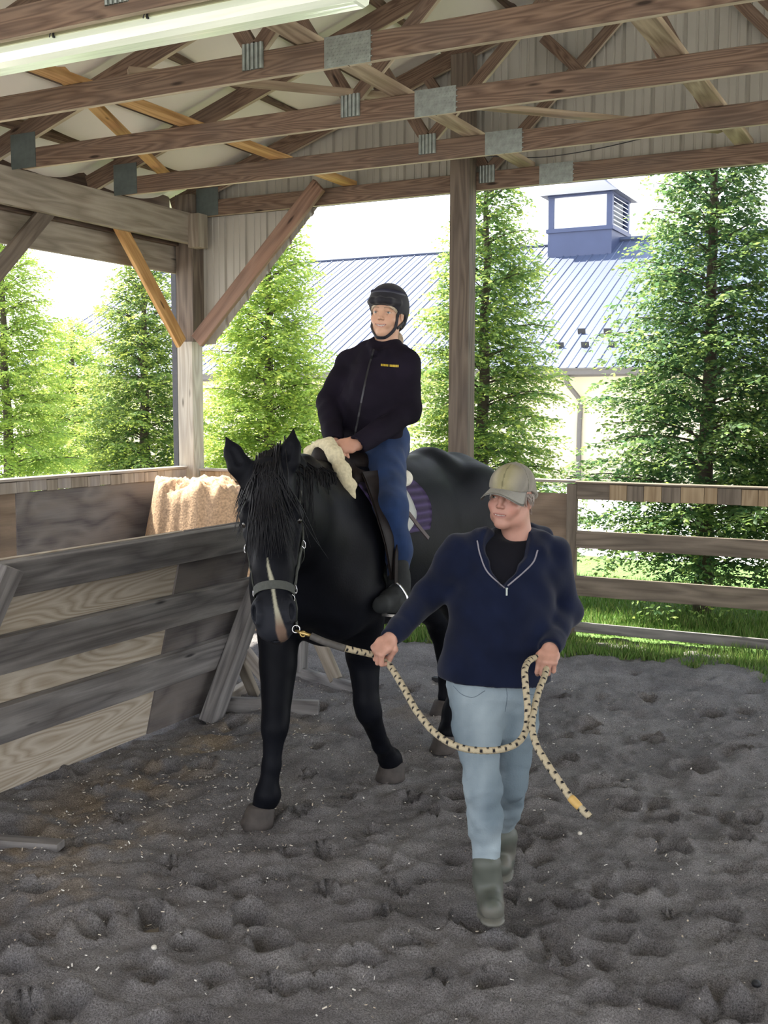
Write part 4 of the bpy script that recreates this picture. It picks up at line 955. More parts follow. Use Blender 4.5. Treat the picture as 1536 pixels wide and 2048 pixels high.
# ------------------------------------------------------------ tack: saddle, pads, fleece
def drape(vol, axis, rows, off, th):
    """cloth or leather lying on a body: rows = list of lists of (x,y,z) start points, cast outwards along axis"""
    A = []; 
    for row in rows: A.append([cast(vol, p, axis(p), off) for p in row])
    A = np.array(A); n, m, _ = A.shape; dU = np.gradient(A, axis=0); dV = np.gradient(A, axis=1); N_ = np.cross(dU, dV); N_ /= np.linalg.norm(N_, axis=2)[..., None] + 1e-9
    out = np.array([[axis(p) for p in row] for row in rows]); s = np.sign((N_ * out).sum(2, keepdims=True)); N_ = N_ * s
    V = np.concatenate([A.reshape(-1, 3), (A + N_ * th).reshape(-1, 3)]); k = n * m; F = []
    for i in range(n - 1):
        for j in range(m - 1):
            q = (i * m + j, i * m + j + 1, (i + 1) * m + j + 1, (i + 1) * m + j); F += [q[::-1], tuple(a + k for a in q)]
    rim = [i * m for i in range(n)] + [(n - 1) * m + j for j in range(1, m)] + [i * m + m - 1 for i in range(n - 2, -1, -1)] + [j for j in range(m - 2, 0, -1)]
    for a, b in zip(rim, rim[1:] + rim[:1]): F.append((a, b, b + k, a + k))
    return V, F
def quilted(name, c1, c2, sc):
    m, nt, N, L, b = newmat(name); tc = N.new('ShaderNodeTexCoord'); w = N.new('ShaderNodeTexWave'); w.inputs['Scale'].default_value = sc; w.inputs['Distortion'].default_value = 1.2; w.bands_direction = 'Z'
    L.new(tc.outputs['Object'], w.inputs['Vector']); r = N.new('ShaderNodeValToRGB'); L.new(w.outputs['Fac'], r.inputs[0]); r.color_ramp.elements[0].color = (*c1, 1); r.color_ramp.elements[1].color = (*c2, 1)
    L.new(r.outputs[0], b.inputs['Base Color']); bp = N.new('ShaderNodeBump'); bp.inputs['Distance'].default_value = .01; bp.inputs['Strength'].default_value = .8; L.new(w.outputs['Fac'], bp.inputs['Height']); L.new(bp.outputs[0], b.inputs['Normal']); b.inputs['Roughness'].default_value = .85; return m
M['purple'] = quilted('purple_quilt', (.022, .012, .045), (.055, .035, .11), 9)
M['fleece'] = plain('cream_fleece', (.56, .50, .34), .95, 0, .16, 70, .9)
M['palepad'] = plain('pale_grey_pad', (.42, .44, .43), .85, 0, .06, 20, .2)
M['leather'] = plain('dark_brown_leather', (.012, .0085, .008), .6, 0, .25, 30, .2, .15)
def side_rows(ys, zs, yshift=lambda z: 0, s=1, ends=None):
    rows = []
    for z in zs:
        y0, y1 = ys(z) if callable(ys) else ys
        rows.append([(HX, y, z) for y in np.linspace(y0, y1, 16)])
    return rows
def leftax(p): return np.array([1., 0, .12])
def rightax(p): return np.array([-1., 0, .12])
pad = thing('saddle_pad', 'purple quilted saddle pad with pale lower edge under the saddle', 'saddle pad', (HX, 4.7, 1.5))
for ax in (leftax, rightax):
    rows = side_rows(lambda z: (4.28, 4.72 + .07 * math.sin((z - 1.20) / .28 * 3.1)), np.linspace(1.20, 1.48, 14))
    V, F = drape(B, ax, rows, .006, .014); mk('pad_side', V, F, M['purple'], pad, smooth=True)
    rows = side_rows(lambda z: (4.30, 4.62 - .20 * max(0, (1.30 - z) / .13) ** 2), np.linspace(1.17, 1.44, 14))
    V, F = drape(B, ax, rows, .022, .010); mk('pale_pad_edge', V, F, M['palepad'], pad, smooth=True)
saddle = thing('saddle', 'dark leather riding saddle with cream fleece rolls on the black horse', 'saddle', (HX, 4.6, 1.55))
Sd = Vol((HX - .24, 4.08, 1.36), (HX + .24, 5.08, 1.76), .010)
Sd.chain([(HX, 4.30, 1.565), (HX, 4.52, 1.545), (HX, 4.75, 1.55)], [.085, .10, .12], .05, n=(0, 0, 1), sq=.55)
Sd.ell((HX, 4.82, 1.575), (.125, .07, .05), k=.05)
for s_ in (-1, 1): Sd.chain([(HX + s_ * .13, 4.30, 1.49), (HX + s_ * .145, 4.42, 1.47)], [.04, .045], .03)
Sd.chain([(HX - .14, 4.36, 1.47), (HX, 4.25, 1.60), (HX + .14, 4.36, 1.47)], [.035, .045, .035], .03)
V, F = Sd.mesh(); mk('seat', V, F, M['leather'], saddle, smooth=True)
for ax in (leftax, rightax):
    rows = side_rows(lambda z: (4.30 - .10 * math.sin(min(1, (1.5 - z) / .45) * 2.6), 4.47 + .01 * math.sin((z - 1.05) * 7) - .10 * max(0, (1.12 - z) / .12) ** 1.5), np.linspace(1.02, 1.50, 16))
    V, F = drape(B, ax, rows, .036, .010); mk('flap', V, F, M['leather'], saddle, smooth=True)
F1 = Vol(at(655, 950, 4.85) - [.26, .26, .20], at(655, 950, 4.85) + [.26, .26, .20], .006)
F1.chain([at(606, 925, 5.00), at(620, 905, 4.97), at(640, 891, 4.92), at(657, 890, 4.88), at(668, 905, 4.84), at(684, 940, 4.80), at(697, 972, 4.80), at(706, 1000, 4.80)], [.018, .023, .025, .028, .030, .030, .027, .012], .03)
F1.noise(.004, 60, 3); V, F = F1.mesh(); mk('front_fleece', V, F, M['fleece'], saddle, smooth=True)
c = at(805, 960, 5.05); F2 = Vol(c - [.36, .22, .14], c + [.16, .22, .14], .006)
F2.chain([at(778, 990, 4.98), at(794, 968, 5.03), at(810, 957, 5.10), at(796, 947, 5.20), at(750, 940, 5.30)], [.018, .029, .030, .028, .026], .03); F2.noise(.003, 60, 5); V, F = F2.mesh(); mk('back_fleece', V, F, plain('pale_fleece', (.62, .60, .52), .95, 0, .1, 70, .7), saddle, smooth=True)
# billet strap sticking out behind the leg
P = spline([at(792, 1000, 4.88), at(815, 1025, 4.90), at(838, 1055, 4.92), at(856, 1077, 4.95)], 12); V, F = ribbon(P, [np.array([.6, -.5, .6])] * 12, .018, .006); mk('strap', V, F, plain('worn_brown_strap', (.07, .05, .05), .6, 0, .2), saddle)
V, F = drape(B, leftax, side_rows((4.42, 4.50), np.linspace(.86, 1.2, 8)), .03, .006); mk('girth', V, F, M['leather'], saddle, smooth=True)

# ------------------------------------------------------------ people: shared sculpting
M['skin'] = colattr('skin', rough=.5, spec=.35, bump=.04, bscale=300, sss=.12)
M['eyeball'] = colattr('eyeball', rough=.08, spec=.6)
def head_vol(c, f, up, sc, smile=1.0, h=.0019, ears=True, nose=1.0, neck=None):
    R = rotbasis(f, up); c = _v(c)
    R[0] = -R[0]                                   # R0: towards the person's left
    def P(x, y, z): return c + sc * (R[0] * x + R[1] * y + R[2] * z)
    S = Vol(c - sc * np.array([.15, .15, .27]), c + sc * np.array([.15, .15, .15]), h)
    S.R = R; S.P = P; e = lambda *a, **k: S.ell(P(*a[0]), np.array(a[1]) * sc, R, **k)
    e((0, -.012, .035), (.073, .090, .083), k=.02); e((0, .028, -.032), (.057, .062, .080), k=.03); e((0, .046, .045), (.056, .045, .045), k=.03)
    for s in (-1, 1):
        S.chain([P(s * .053, -.005, -.040), P(s * .041, .024, -.076), P(s * .012, .064, -.097)], [.015 * sc, .014 * sc, .012 * sc], .025)
        e((s * .037, .062, -.032), (.023, .021, .021), k=.02)
        e((s * .024, .072, -.055), (.018, .016, .020), k=.015)
        S.chain([P(s * .050, .062, .020), P(s * .030, .078, .023), P(s * .010, .081, .018)], [.005, .006, .005], .016)
        e((s * .032, .094, .000), (.017, .013, .0095), k=.012, cut=True)
    e((0, .074, -.095), (.017, .014, .014), k=.022)
    S.chain([P(0, .082, .018), P(0, .092, -.006), P(0, .1035, -.0285)], [.0065, .0068, .0085], .011)
    for s in (-1, 1):
        e((s * .0105, .094, -.032), (.0062, .0090, .0060), k=.006)
        e((s * .0055, .101, -.0385), (.0022, .0034, .0022), k=.002, cut=True)
        S.chain([P(s * .046, .072, -.001), P(s * .032, .0845, .0065 + .002), P(s * .019, .0805, .0)], [.0028, .0038, .0028], .004)
        S.chain([P(s * .046, .072, -.001), P(s * .032, .082, -.0085), P(s * .019, .0805, -.001)], [.0026, .0036, .0026], .004)
    sm = .005 * smile
    e((0, .072, -.063), (.026, .014, .018), k=.012)
    up_ = [P(-.026, .070, -.060 + sm), P(-.012, .0845, -.0565 + sm * .2), P(0, .0880, -.0575), P(.012, .0845, -.0565 + sm * .2), P(.026, .070, -.060 + sm)]
    lo_ = [P(-.025, .070, -.062 + sm), P(-.011, .0820, -.0695), P(0, .0845, -.0705), P(.011, .0820, -.0695), P(.025, .070, -.062 + sm)]
    S.chain(up_, [.0026, .0038, .0036, .0038, .0026], .004); S.chain(lo_, [.0026, .0042, .0046, .0042, .0026], .004)
    S.chain([P(-.029, .074, -.0605 + sm * 1.2), P(-.012, .0925, -.0635), P(0, .095, -.0645), P(.012, .0925, -.0635), P(.029, .074, -.0605 + sm * 1.2)], [.0006, .0014, .0016, .0014, .0006], .003, cut=True)
    if ears:
        for s in (-1, 1):
            e((s * .0745, -.010, -.006), (.0085, .017, .029), k=.006); e((s * .0805, -.006, -.002), (.006, .009, .016), k=.005, cut=True)
    if neck is None: neck = (P(0, -.02, -.06), P(0, -.045, -.20))
    S.chain([neck[0], neck[1]], [.054 * sc, .060 * sc], .03)
    return S
def head_colors(S, V, sc, skin, lip, brow, blush=.06, smile=1.0):
    q = (V - S.P(0, 0, 0)) / sc; x, y, z = q @ S.R[0], q @ S.R[1], q @ S.R[2]
    C = np.tile(np.array([skin], float), (len(V), 1)); C *= (1 + .10 * fbm(x * 40, z * 40 + y * 30, 1, 3, 3))[:, None]
    ck = np.exp(-(((np.abs(x) - .040) / .018) ** 2 + ((z + .035) / .02) ** 2)) * (y > .03) + .7 * np.exp(-((x / .012) ** 2 + ((z + .03) / .014) ** 2)) * (y > .07)
    C *= (1 + blush * ck[:, None] * np.array([[.5, -.8, -.8]]))
    az = np.abs(x) / (.024 + .003 * smile); zl = -.0640 + .0055 * smile * az ** 2
    lm = np.clip(1.15 - np.abs(z - zl) / (.0095 * np.clip(1 - az ** 2, .0, 1) ** .5 + .0012), 0, 1) * (az < 1) * (y > .066)
    C = C * (1 - lm[:, None]) + lm[:, None] * np.array([lip])
    gap = np.clip(1 - az ** 2, 0, 1) ** .5; ins = (np.abs(z - zl) < .0034 * smile * gap + .0006) * (az < 1.06) * (y > .055)
    teeth = (az < .80) & (np.abs(z - zl) < .0030 * smile * gap)
    C = np.where(ins[:, None], np.array([[.16, .055, .045]]), C); C = np.where(teeth[:, None] & (smile > .3), np.array([[.44, .38, .34]]), C)
    ax_ = np.abs(x); bz = .0245 - 12 * (ax_ - .030) ** 2 - .10 * (ax_ - .012)
    bm_ = np.clip(1.3 - np.abs(z - bz) / .0030, 0, 1) * (ax_ > .012) * (ax_ < .052) * (y > .05)
    C = C * (1 - .75 * bm_[:, None]) + .75 * bm_[:, None] * np.array([brow])
    lash = np.clip(1.2 - np.abs(z - (.0045 - 14 * (ax_ - .032) ** 2)) / .0016, 0, 1) * (np.abs(ax_ - .032) < .0150) * (y > .068)
    C = C * (1 - .7 * lash[:, None]) + .7 * lash[:, None] * np.array([[.05, .035, .03]])
    return C
def add_eyes(S, sc, parent, iris, look=(0, 0)):
    for s in (-1, 1):
        c = S.P(s * .0320, .0725, -.0005); V, F = sphere_vf(c, .0122 * sc, S.R, 28, 20); V = np.array(V); q = (V - c) / (.0122 * sc)
        g = S.R[1] + S.R[0] * look[0] + S.R[2] * look[1]; g /= np.linalg.norm(g); d = q @ g
        C = np.tile(np.array([[.55, .52, .48]]), (len(V), 1)); C[d > .86] = iris; C[d > .955] = (.01, .01, .01)
        mk('eye', V, F, M['eyeball'], parent, smooth=True, col=C)
def hand_shapes(S, wrist, x, n, t, curl, sc=1.0, thumb=None, spread=0.):
    """x wrist to knuckles, n where the palm faces, t thumb side"""
    wrist = _v(wrist); x = _v(x) / np.linalg.norm(x); n = _v(n) - x * (_v(n) @ x); n /= np.linalg.norm(n); tt = np.cross(x, n); t = tt if tt @ _v(t) > 0 else -tt
    lat = np.array([.0285, .0095, -.0095, -.0275]); kn_ = np.array([.086, .090, .086, .078]); ln = np.array([1.0, 1.1, 1.02, .82])
    for i in range(4):
        k0 = wrist + (x * kn_[i] + t * lat[i] - n * (.004 if i in (1, 2) else 0)) * sc
        S.chain([wrist + t * lat[i] * .55 * sc + x * .012 * sc, wrist + (x * kn_[i] * .55 + t * lat[i] * .9) * sc, k0], [.0150 * sc, .0135 * sc, .0118 * sc], .012)
        p = k0; a = 0; seg = [.041, .025, .021]; rad = [.0100, .0092, .0084, .0072]
        for j in range(3):
            a += math.radians(curl[j] * (1 + (.05 * i)));  d = x * math.cos(a) + n * math.sin(a) + t * lat[i] * spread * 6
            d /= np.linalg.norm(d); q = p + d * seg[j] * ln[i] * sc; S.cone(p, q, rad[j] * sc * (1 if i < 3 else .88), rad[j + 1] * sc * (1 if i < 3 else .88), .0022); p = q
    S.ell(wrist + (x * .045 + t * .018 + n * .010) * sc, np.array([.030, .018, .014]) * sc, np.array([x, t, n]), k=.012)
    th = thumb or [(.030, .040, .018), (.058, .046, .034), (.078, .030, .044)]
    P = [wrist + (x * .018 + t * .018 + n * .006) * sc] + [wrist + (x * a + t * b + n * c) * sc for a, b, c in th]
    S.chain(P, [.0135 * sc, .0125 * sc, .0108 * sc, .0085 * sc], .006)
def hand_mesh(wrist, elbow, x, n, t, curl, sc=1.0, thumb=None, h=.0021, spread=0.):
    w = _v(wrist); e = _v(elbow) - w; e /= np.linalg.norm(e)
    S = Vol(np.minimum(w, w + e * .10) - .135 * sc, np.maximum(w, w + e * .10) + .135 * sc, h)
    hand_shapes(S, w, x, n, t, curl, sc, thumb, spread)
    S.chain([w + _v(x) / np.linalg.norm(x) * .02 * sc, w, w + e * .09], [.019 * sc, .0225 * sc, .027 * sc], .014)
    return S
# ------------------------------------------------------------ the rider
def fabric(name, c, rough=.85, noise=.12, scale=8, bump=.25, sheen=.1, bscale=None, spec=.25):
    m = plain(name, c, rough, 0, noise, scale, bump, spec, sheen); return m
M['jacket_r'] = fabric('dark_plum_navy_softshell', (.0085, .0065, .0125), .85, .35, 6, .5, .0, spec=.10)
M['denim_dark'] = fabric('dark_blue_denim', (.012, .030, .090), .9, .30, 10, .35, .1)
M['helmet'] = plain('black_helmet_velvet', (.012, .012, .018), .75, 0, .15, 30, .1, .3, .1)
M['boot_r'] = fabric('grey_black_boot', (.018, .020, .021), .75, .4, 12, .4, 0)
M['hair_blond'] = plain('pale_blond_hair', (.52, .44, .33), .5, 0, .25, 60, 0, .4)
M['yellow'] = plain('yellow_print', (.50, .36, .03), .6, 0, .1, 60)
M['zip'] = plain('dull_zip', (.04, .04, .045), .4, .6, .1)
RX, RY_ = HX - .0, 4.66
Rc = at(774, 628, 5.28); Rf_ = np.array([.17, -.985, .02]); Ru = np.array([.06, .04, 1.])
rs = .97
SH = head_vol(Rc, Rf_, Ru, rs, smile=1.3, neck=(at(776, 650, 5.30), at(770, 705, 5.27)))
V1, F1_ = SH.mesh(); C1 = head_colors(SH, V1, rs, (.50, .30, .205), (.42, .15, .13), (.16, .10, .06), smile=1.15)
rLs, rRs = at(811, 726, 5.18), at(702, 727, 5.34)
rLe, rRe = at(817, 822, 5.14), at(657, 806, 5.27)
rLw, rRw = at(718, 889, 4.96), at(668, 884, 5.00)
pel = np.array([RX, RY_, 1.62]); wst = at(742, 810, 5.20); cst = at(757, 745, 5.26); nkb = at(768, 702, 5.27)
rLh, rRh = np.array([HX + .095, RY_ - .02, 1.60]), np.array([HX - .095, RY_ - .02, 1.60])
rLk, rRk = np.array([HX + .285, 4.34, 1.37]), np.array([HX - .285, 4.34, 1.37])
rLa, rRa = at(797, 1165, 4.90), np.array([HX - .32, 4.40, 1.03])
TN = (.15, 1, 0)
def rider_core(S, d):
    S.chain([pel, wst, cst, nkb], [.145 + d, .112 + d, .128 + d, .055 + d], .05, n=TN, sq=.70)
    for a, b, c in ((rLs, rLe, rLw), (rRs, rRe, rRw)):
        S.chain([nkb * .55 + a * .45 + [0, 0, .0], a, b, c], [.046 + d, .047 + d, .037 + d, .027 + d], .03)
core = Vol((HX - .5, 4.05, .95), (HX + .5, 5.1, 2.25), .014); rider_core(core, -.004)
for a, b, c in ((rLh, rLk, rLa), (rRh, rRk, rRa)): core.chain([a, b, c], [.075, .045, .030], .03)
for a, b, c in ((rLh, rLk, rLa), (rRh, rRk, rRa)): core.chain([c, c + [0, -.11, -.09]], [.034, .024], .03)
tr = CR.T   # columns: screen right, down, away
sr, sd_, sa = CR[0], CR[1], CR[2]
HL = hand_mesh(rLw, rLe, -sr * .95 - sa * .25 + sd_ * .12, sd_ * .35 + sa * .9, -sd_ - sa * .2, (38, 55, 40), .93)
HRr = hand_mesh(rRw, rRe, sr * .35 - sa * .70 + sd_ * .42, sd_ * .8 + sa * .3, sr * .9, (48, 60, 40), .93)
pc = core.mesh(); pl = HL.mesh(); pr_ = HRr.mesh()
V, F = fmt_join([(V1, F1_), pc, pl, pr_])
C = np.tile(np.array([[.50, .29, .20]]), (len(V), 1)); C[:len(V1)] = C1; C[len(V1) + len(pc[0]):] = (.50, .27, .19)
rider = mk('person', V, F, M['skin'], smooth=True, col=C, origin=tuple(pel))
tag(rider, 'smiling rider in black helmet, dark zip jacket and blue jeans sitting on the black horse', 'person')
add_eyes(SH, rs, rider, (.12, .14, .15), look=(.05, .0))
# jacket
J = Vol((HX - .5, 4.05, 1.46), (HX + .5, 5.12, 2.22), .0068); rider_core(J, .020)
J.chain([pel + [0, 0, .0], wst], [.172, .142], .05, n=TN, sq=.74)
J.chain([at(735, 700, 5.27), at(772, 708, 5.16), at(806, 700, 5.28), at(770, 692, 5.38), at(735, 700, 5.27)], [.022] * 5, .02)
J.chain([at(741, 685, 5.24), at(748, 706, 5.15)], [.014, .018], .015); J.chain([at(796, 688, 5.25), at(790, 706, 5.16)], [.014, .018], .015)
J.half(pel + [0, 0, -.045], (0, -.12, -1)); J.noise(.0045, 26, 2)
for w_, e_ in ((rLw, rLe), (rRw, rRe)):
    d_ = (w_ - e_) / np.linalg.norm(w_ - e_); J.ell(w_ + d_ * .045, (.05, .05, .05), k=.004, cut=True)
J.ell(at(770, 668, 5.25), (.056, .066, .05), k=.01, cut=True)
V, F = J.mesh(); jk = mk('jacket', V, F, M['jacket_r'], rider, smooth=True)
def front_path(vol, pts, depth, off, n=24): return [cast(vol, at(px, py, depth), -sa, off) for px, py in spline([(a, b, 0) for a, b in pts], n)[:, :2]]
P = front_path(J, [(748, 706), (738, 740), (728, 790), (718, 840), (711, 872)], 5.25, .001); V, F = ribbon(P, [-sa] * len(P), .008, .003); mk('zipper', V, F, M['zip'], jk)
# yellow chest lettering bar, broken into small marks
yb = MB(); kk = 0
for x0 in list(range(762, 776, 3)) + list(range(779, 797, 3)):
    P = [cast(J, at(x0 + u, 737 + (x0 - 762) * .09 + v, 5.25), -sa, .0015) for u, v in ((0, -2.4), (2.4, -2.3), (2.4, 2.2), (0, 2.1))]
    yb.add(P + [p - sa * .001 for p in P], [(0, 1, 2, 3), (4, 7, 6, 5), (0, 4, 5, 1), (1, 5, 6, 2), (2, 6, 7, 3), (3, 7, 4, 0)])
yb.build('chest_print', M['yellow'], jk)
# jeans
Jn = Vol((HX - .5, 4.10, 1.00), (HX + .5, 4.98, 1.80), .008)
Jn.chain([pel + [-.06, .03, .03], pel + [.06, .03, .03]], [.135, .135], .05)
for a, b, c in ((rLh, rLk, rLa), (rRh, rRk, rRa)):
    Jn.chain([a, b], [.108, .072], .05); Jn.chain([b, b * .45 + c * .55 + [0, .03, 0], c + (b - c) * .12], [.072, .062, .046], .04)
for s, c, b in ((1, rLa, rLk), (-1, rRa, rRk)): Jn.half(c + (b - c) * .14, c - b) if False else None
Jn.noise(.004, 30, 8); Jn.ell(rLa + [0, 0, -.03], (.08, .08, .055), k=.005, cut=True); Jn.ell(rRa + [0, 0, -.03], (.08, .08, .055), k=.005, cut=True)
V, F = Jn.mesh(); mk('jeans', V, F, M['denim_dark'], rider, smooth=True)
def boot(ank, toe, up, mat, r0=.048, h=.0065, shaft=.13, parent=None, sole=.012, name='boot'):
    ank, toe, up = _v(ank), _v(toe), _v(up) / np.linalg.norm(up); S = Vol(np.minimum(np.minimum(ank, toe), ank + up * shaft) - .11, np.maximum(np.maximum(ank, toe), ank + up * shaft) + .11, h)
    d = toe - ank; d /= np.linalg.norm(d); heel = ank - up * .055 - d * .035
    S.chain([ank + up * shaft, ank + up * .03, heel + up * .02], [r0 + .006, r0, .038], .03)
    S.chain([ank - up * .01, (ank + toe) / 2 - up * .012, toe - d * .035], [.044, .040, .034], .03)
    S.chain([heel, heel + d * .10, toe - d * .03 - up * .0], [.036, .034, .034], .02)
    return S
toeL = at(758, 1217, 4.72)
S = boot(rLa + [0, 0, -.015], toeL, (-.02, .0, 1), None, .044, shaft=.09); S.noise(.003, 35, 4); V, F = S.mesh(); mk('boot', V, F, M['boot_r'], rider, smooth=True)
S = boot(rRa + [0, 0, -.015], rRa + [-.02, -.20, -.09], (.02, .0, 1), None, .044, shaft=.09); V, F = S.mesh(); mk('boot', V, F, M['boot_r'], rider, smooth=True)
# helmet
E_ = SH; Hm = Vol(Rc - .2, Rc + .2, .0032); R_ = SH.R; Pp = SH.P
Hm.ell(Pp(0, -.018, .055), (.094, .118, .094), R_, k=.01); Hm.ell(Pp(0, -.060, .010), (.086, .076, .085), R_, k=.03)
Hm.ell(Pp(0, -.075, -.035), (.070, .052, .052), R_, k=.02)
Hm.half(Pp(0, .02, .038), (-R_[2] * .97 + R_[1] * .20)) if False else None
Hm.ell(Pp(0, .085, -.040), (.120, .080, .072), R_, k=.004, cut=True)          # face opening
Hm.ell(Pp(.085, .0, -.045), (.040, .050, .048), R_, k=.004, cut=True); Hm.ell(Pp(-.085, .0, -.045), (.040, .050, .048), R_, k=.004, cut=True)
Hm.ell(Pp(0, 0, -.09), (.15, .075, .05), R_, k=.004, cut=True)
Hm.chain([Pp(-.078, .055, .050), Pp(-.045, .108, .052), Pp(0, .126, .054), Pp(.045, .108, .052), Pp(.078, .055, .050)], [.008, .012, .014, .012, .008], .022)
V, F = Hm.mesh(); hm = mk('helmet', V, F, M['helmet'], rider, smooth=True)
M['band'] = plain('helmet_navy_band', (.012, .013, .030), .5, 0, .1)
an = np.linspace(-1.45, 1.45, 30); P = [cast(Hm, Pp(0, -.015, .055), R_[0] * math.sin(a) + R_[1] * math.cos(a) + R_[2] * .42, .0, .2) for a in an]; V, F = ribbon(P, [R_[0] * math.sin(a) + R_[1] * math.cos(a) for a in an], .026, .0015); mk('helmet_band', V, F, M['band'], hm, smooth=True)
st = MB()
for s in (-1, 1):
    pts = [(.068, .030, .030), (.068, .036, -.01), (.062, .040, -.055), (.046, .050, -.088), (.022, .066, -.116), (0, .074, -.121)]
    P = [cast(SH, Pp(0, 0, c * .9), (Pp(s * a, b, c) - Pp(0, 0, c * .9)), .003, .25) for a, b, c in spline(pts, 22)]; Nn = [p - Pp(0, 0, -.05) for p in P]; Nn = [q / np.linalg.norm(q) for q in Nn]; ribbon(P, Nn, .015, .004, st)
    pts = [(.078, -.045, .0), (.074, -.015, -.04), (.058, .030, -.068)]
    P = [cast(SH, Pp(0, 0, c * .9), (Pp(s * a, b, c) - Pp(0, 0, c * .9)), .004, .25) for a, b, c in spline(pts, 12)]; Nn = [p - Pp(0, 0, -.05) for p in P]; Nn = [q / np.linalg.norm(q) for q in Nn]; ribbon(P, Nn, .013, .004, st)
st.build('chin_strap', M['helmet'], hm, smooth=False)
# fair hair under the brim, over the ear and in a low tail
rr = np.random.RandomState(9); paths = []
for i in range(170):
    s = -1 if i % 2 else 1; a = rr.uniform(0, 1); z0 = .066 - .022 * a + rr.normal(0, .003)
    P = []
    for t_ in np.linspace(0, 1, 7):
        x_ = s * (.004 + (.066) * t_) ; z_ = z0 - .040 * t_ ** 1.7 - .012 * a * t_; P.append(cast(SH, Pp(0, 0, z_), R_[0] * x_ + R_[1] * (.086 - .055 * t_ ** 2), .0015 + .003 * rr.uniform(), .25))
    paths.append(P)
for i in range(130):
    s = 1 if i % 4 else -1; P = []
    for t_ in np.linspace(0, 1, 7): P.append(Pp(s * (.076 + .004 * rr.uniform() - .014 * t_), .010 - .055 * t_ + rr.normal(0, .003), .022 - .075 * t_ + rr.normal(0, .004)))
    paths.append(P)
for i in range(160):
    a = rr.uniform(0, 6.28); q = rr.uniform(0, .018); P = [Pp(.030, -.070, -.065), Pp(.055 + q * .8 * math.cos(a), -.060 + q * math.sin(a), -.10), Pp(.060 + q * math.cos(a), -.050 + q * math.sin(a), -.145), Pp(.050 + .6 * q * math.cos(a), -.045, -.185 - .03 * rr.uniform())]
    paths.append(spline(P, 8))
strands('hair', None, paths, .0016, M['hair_blond'], rider)
# stirrup hangs from the saddle
stp = MB(); sc_ = rLa + np.array([.02, -.07, -.095]); ax = np.array([.25, -1, .1])
P = [sc_ + np.array([a, 0, b]) for a, b in ((-.055, -.035), (-.062, .01), (-.05, .06), (0, .105), (.05, .06), (.062, .01), (.055, -.035))]
stp.tube(spline(P, 24), .0055, 8); stp.obox(sc_ + [0, 0, -.038], (.058, 0, 0), (0, .020, 0), (0, 0, .006)); stp.build('stirrup', M['steel'], saddle, smooth=False)
P = spline([sc_ + [0, 0, .10], sc_ + [-.01, .03, .25], np.array([HX + .29, 4.47, 1.22])], 10); V, F = ribbon(P, [np.array([1., 0, 0])] * 10, .028, .005); mk('stirrup_strap', V, F, M['leather'], saddle)
# ------------------------------------------------------------ the helper leading the horse
M['navy'] = fabric('navy_fleece', (.0055, .0085, .024), .95, .2, 12, .5, .12, spec=.08)
M['tee'] = fabric('black_tee', (.006, .006, .009), .95, .15, 12, .2, .05, spec=.1)
M['denim_light'] = colattr('light_blue_denim', rough=.9, spec=.15, bump=.25, bscale=140)
M['rubber'] = colattr('olive_rubber_boot', rough=.5, spec=.4, bump=.15, bscale=20)
M['capcloth'] = colattr('khaki_cap_cloth', rough=.9, spec=.15, bump=.25, bscale=160)
M['hair_grey'] = plain('grey_blond_hair', (.30, .26, .23), .6, 0, .25, 60, 0, .3)
M['seam'] = plain('pale_seam', (.20, .19, .22), .7, 0, .1)
Hc = at(1022, 994, 3.95); Hf = np.array([-.03, -.997, .02]); Hup = np.array([.10, .06, 1.])
hs = .955
SH2 = head_vol(Hc, Hf, Hup, hs, smile=.55, neck=(at(1030, 1035, 3.97), at(1036, 1095, 3.99)))
V1, F1_ = SH2.mesh(); C1 = head_colors(SH2, V1, hs, (.40, .215, .165), (.27, .10, .09), (.17, .12, .085), .10, smile=.55)
hLs, hRs = at(1106, 1108, 4.00), at(922, 1104, 3.96)
hLe, hRe = at(1131, 1222, 4.06), at(858, 1190, 4.05)
hLw, hRw = at(1102, 1293, 3.86), at(785, 1272, 3.87)
hpel, hwst, hcst, hnk = at(988, 1345, 4.02), at(1000, 1245, 3.99), at(1010, 1150, 3.99), at(1032, 1092, 4.01)
hRh, hLh = at(948, 1370, 4.00), at(1030, 1372, 4.05)
hRk, hLk = at(966, 1575, 3.90), at(1020, 1568, 4.10)
hRa, hLa = at(975, 1745, 3.93), at(1000, 1675, 4.33)
FN = sa * 1.0
def helper_core(S, d):
    S.chain([hpel, hwst, hcst, hnk + [0, 0, -.02]], [.150 + d, .135 + d, .148 + d, .070 + d], .06, n=FN, sq=.70)
    for a, b, c in ((hLs, hLe, hLw), (hRs, hRe, hRw)):
        S.chain([hnk * .5 + a * .5 + [0, 0, -.006], a, b, c], [.048 + d, .052 + d, .040 + d, .028 + d], .04)
lo = np.array([-2.2, 3.0, -.02]); hi = np.array([-.70, 4.45, 1.60])
core = Vol(lo, hi, .015); helper_core(core, -.012)
for a, b, c in ((hLh, hLk, hLa), (hRh, hRk, hRa)): core.chain([a, b, c, c + [0, -.02, -.06]], [.070, .045, .032, .03], .03)
core.ell(Hc, (.16, .16, .155), k=.01, cut=True)
HL2 = hand_mesh(hLw, hLe, -sr * .30 - sa * .75 + sd_ * .60, sd_ * .8 + sa * .5, -sr, (58, 62, 40), .95, thumb=[(.035, .036, .020), (.062, .030, .044), (.074, .010, .056)])
HR2 = hand_mesh(hRw, hRe, -sr * .66 + sd_ * .62 - sa * .35, sd_ * .55 + sa * .75 + sr * .5, -sd_ * .6 - sa * .7, (62, 70, 45), .93, thumb=[(.034, .036, .022), (.060, .026, .046), (.070, .004, .056)])
pc = core.mesh(); pl = HL2.mesh(); pr_ = HR2.mesh()
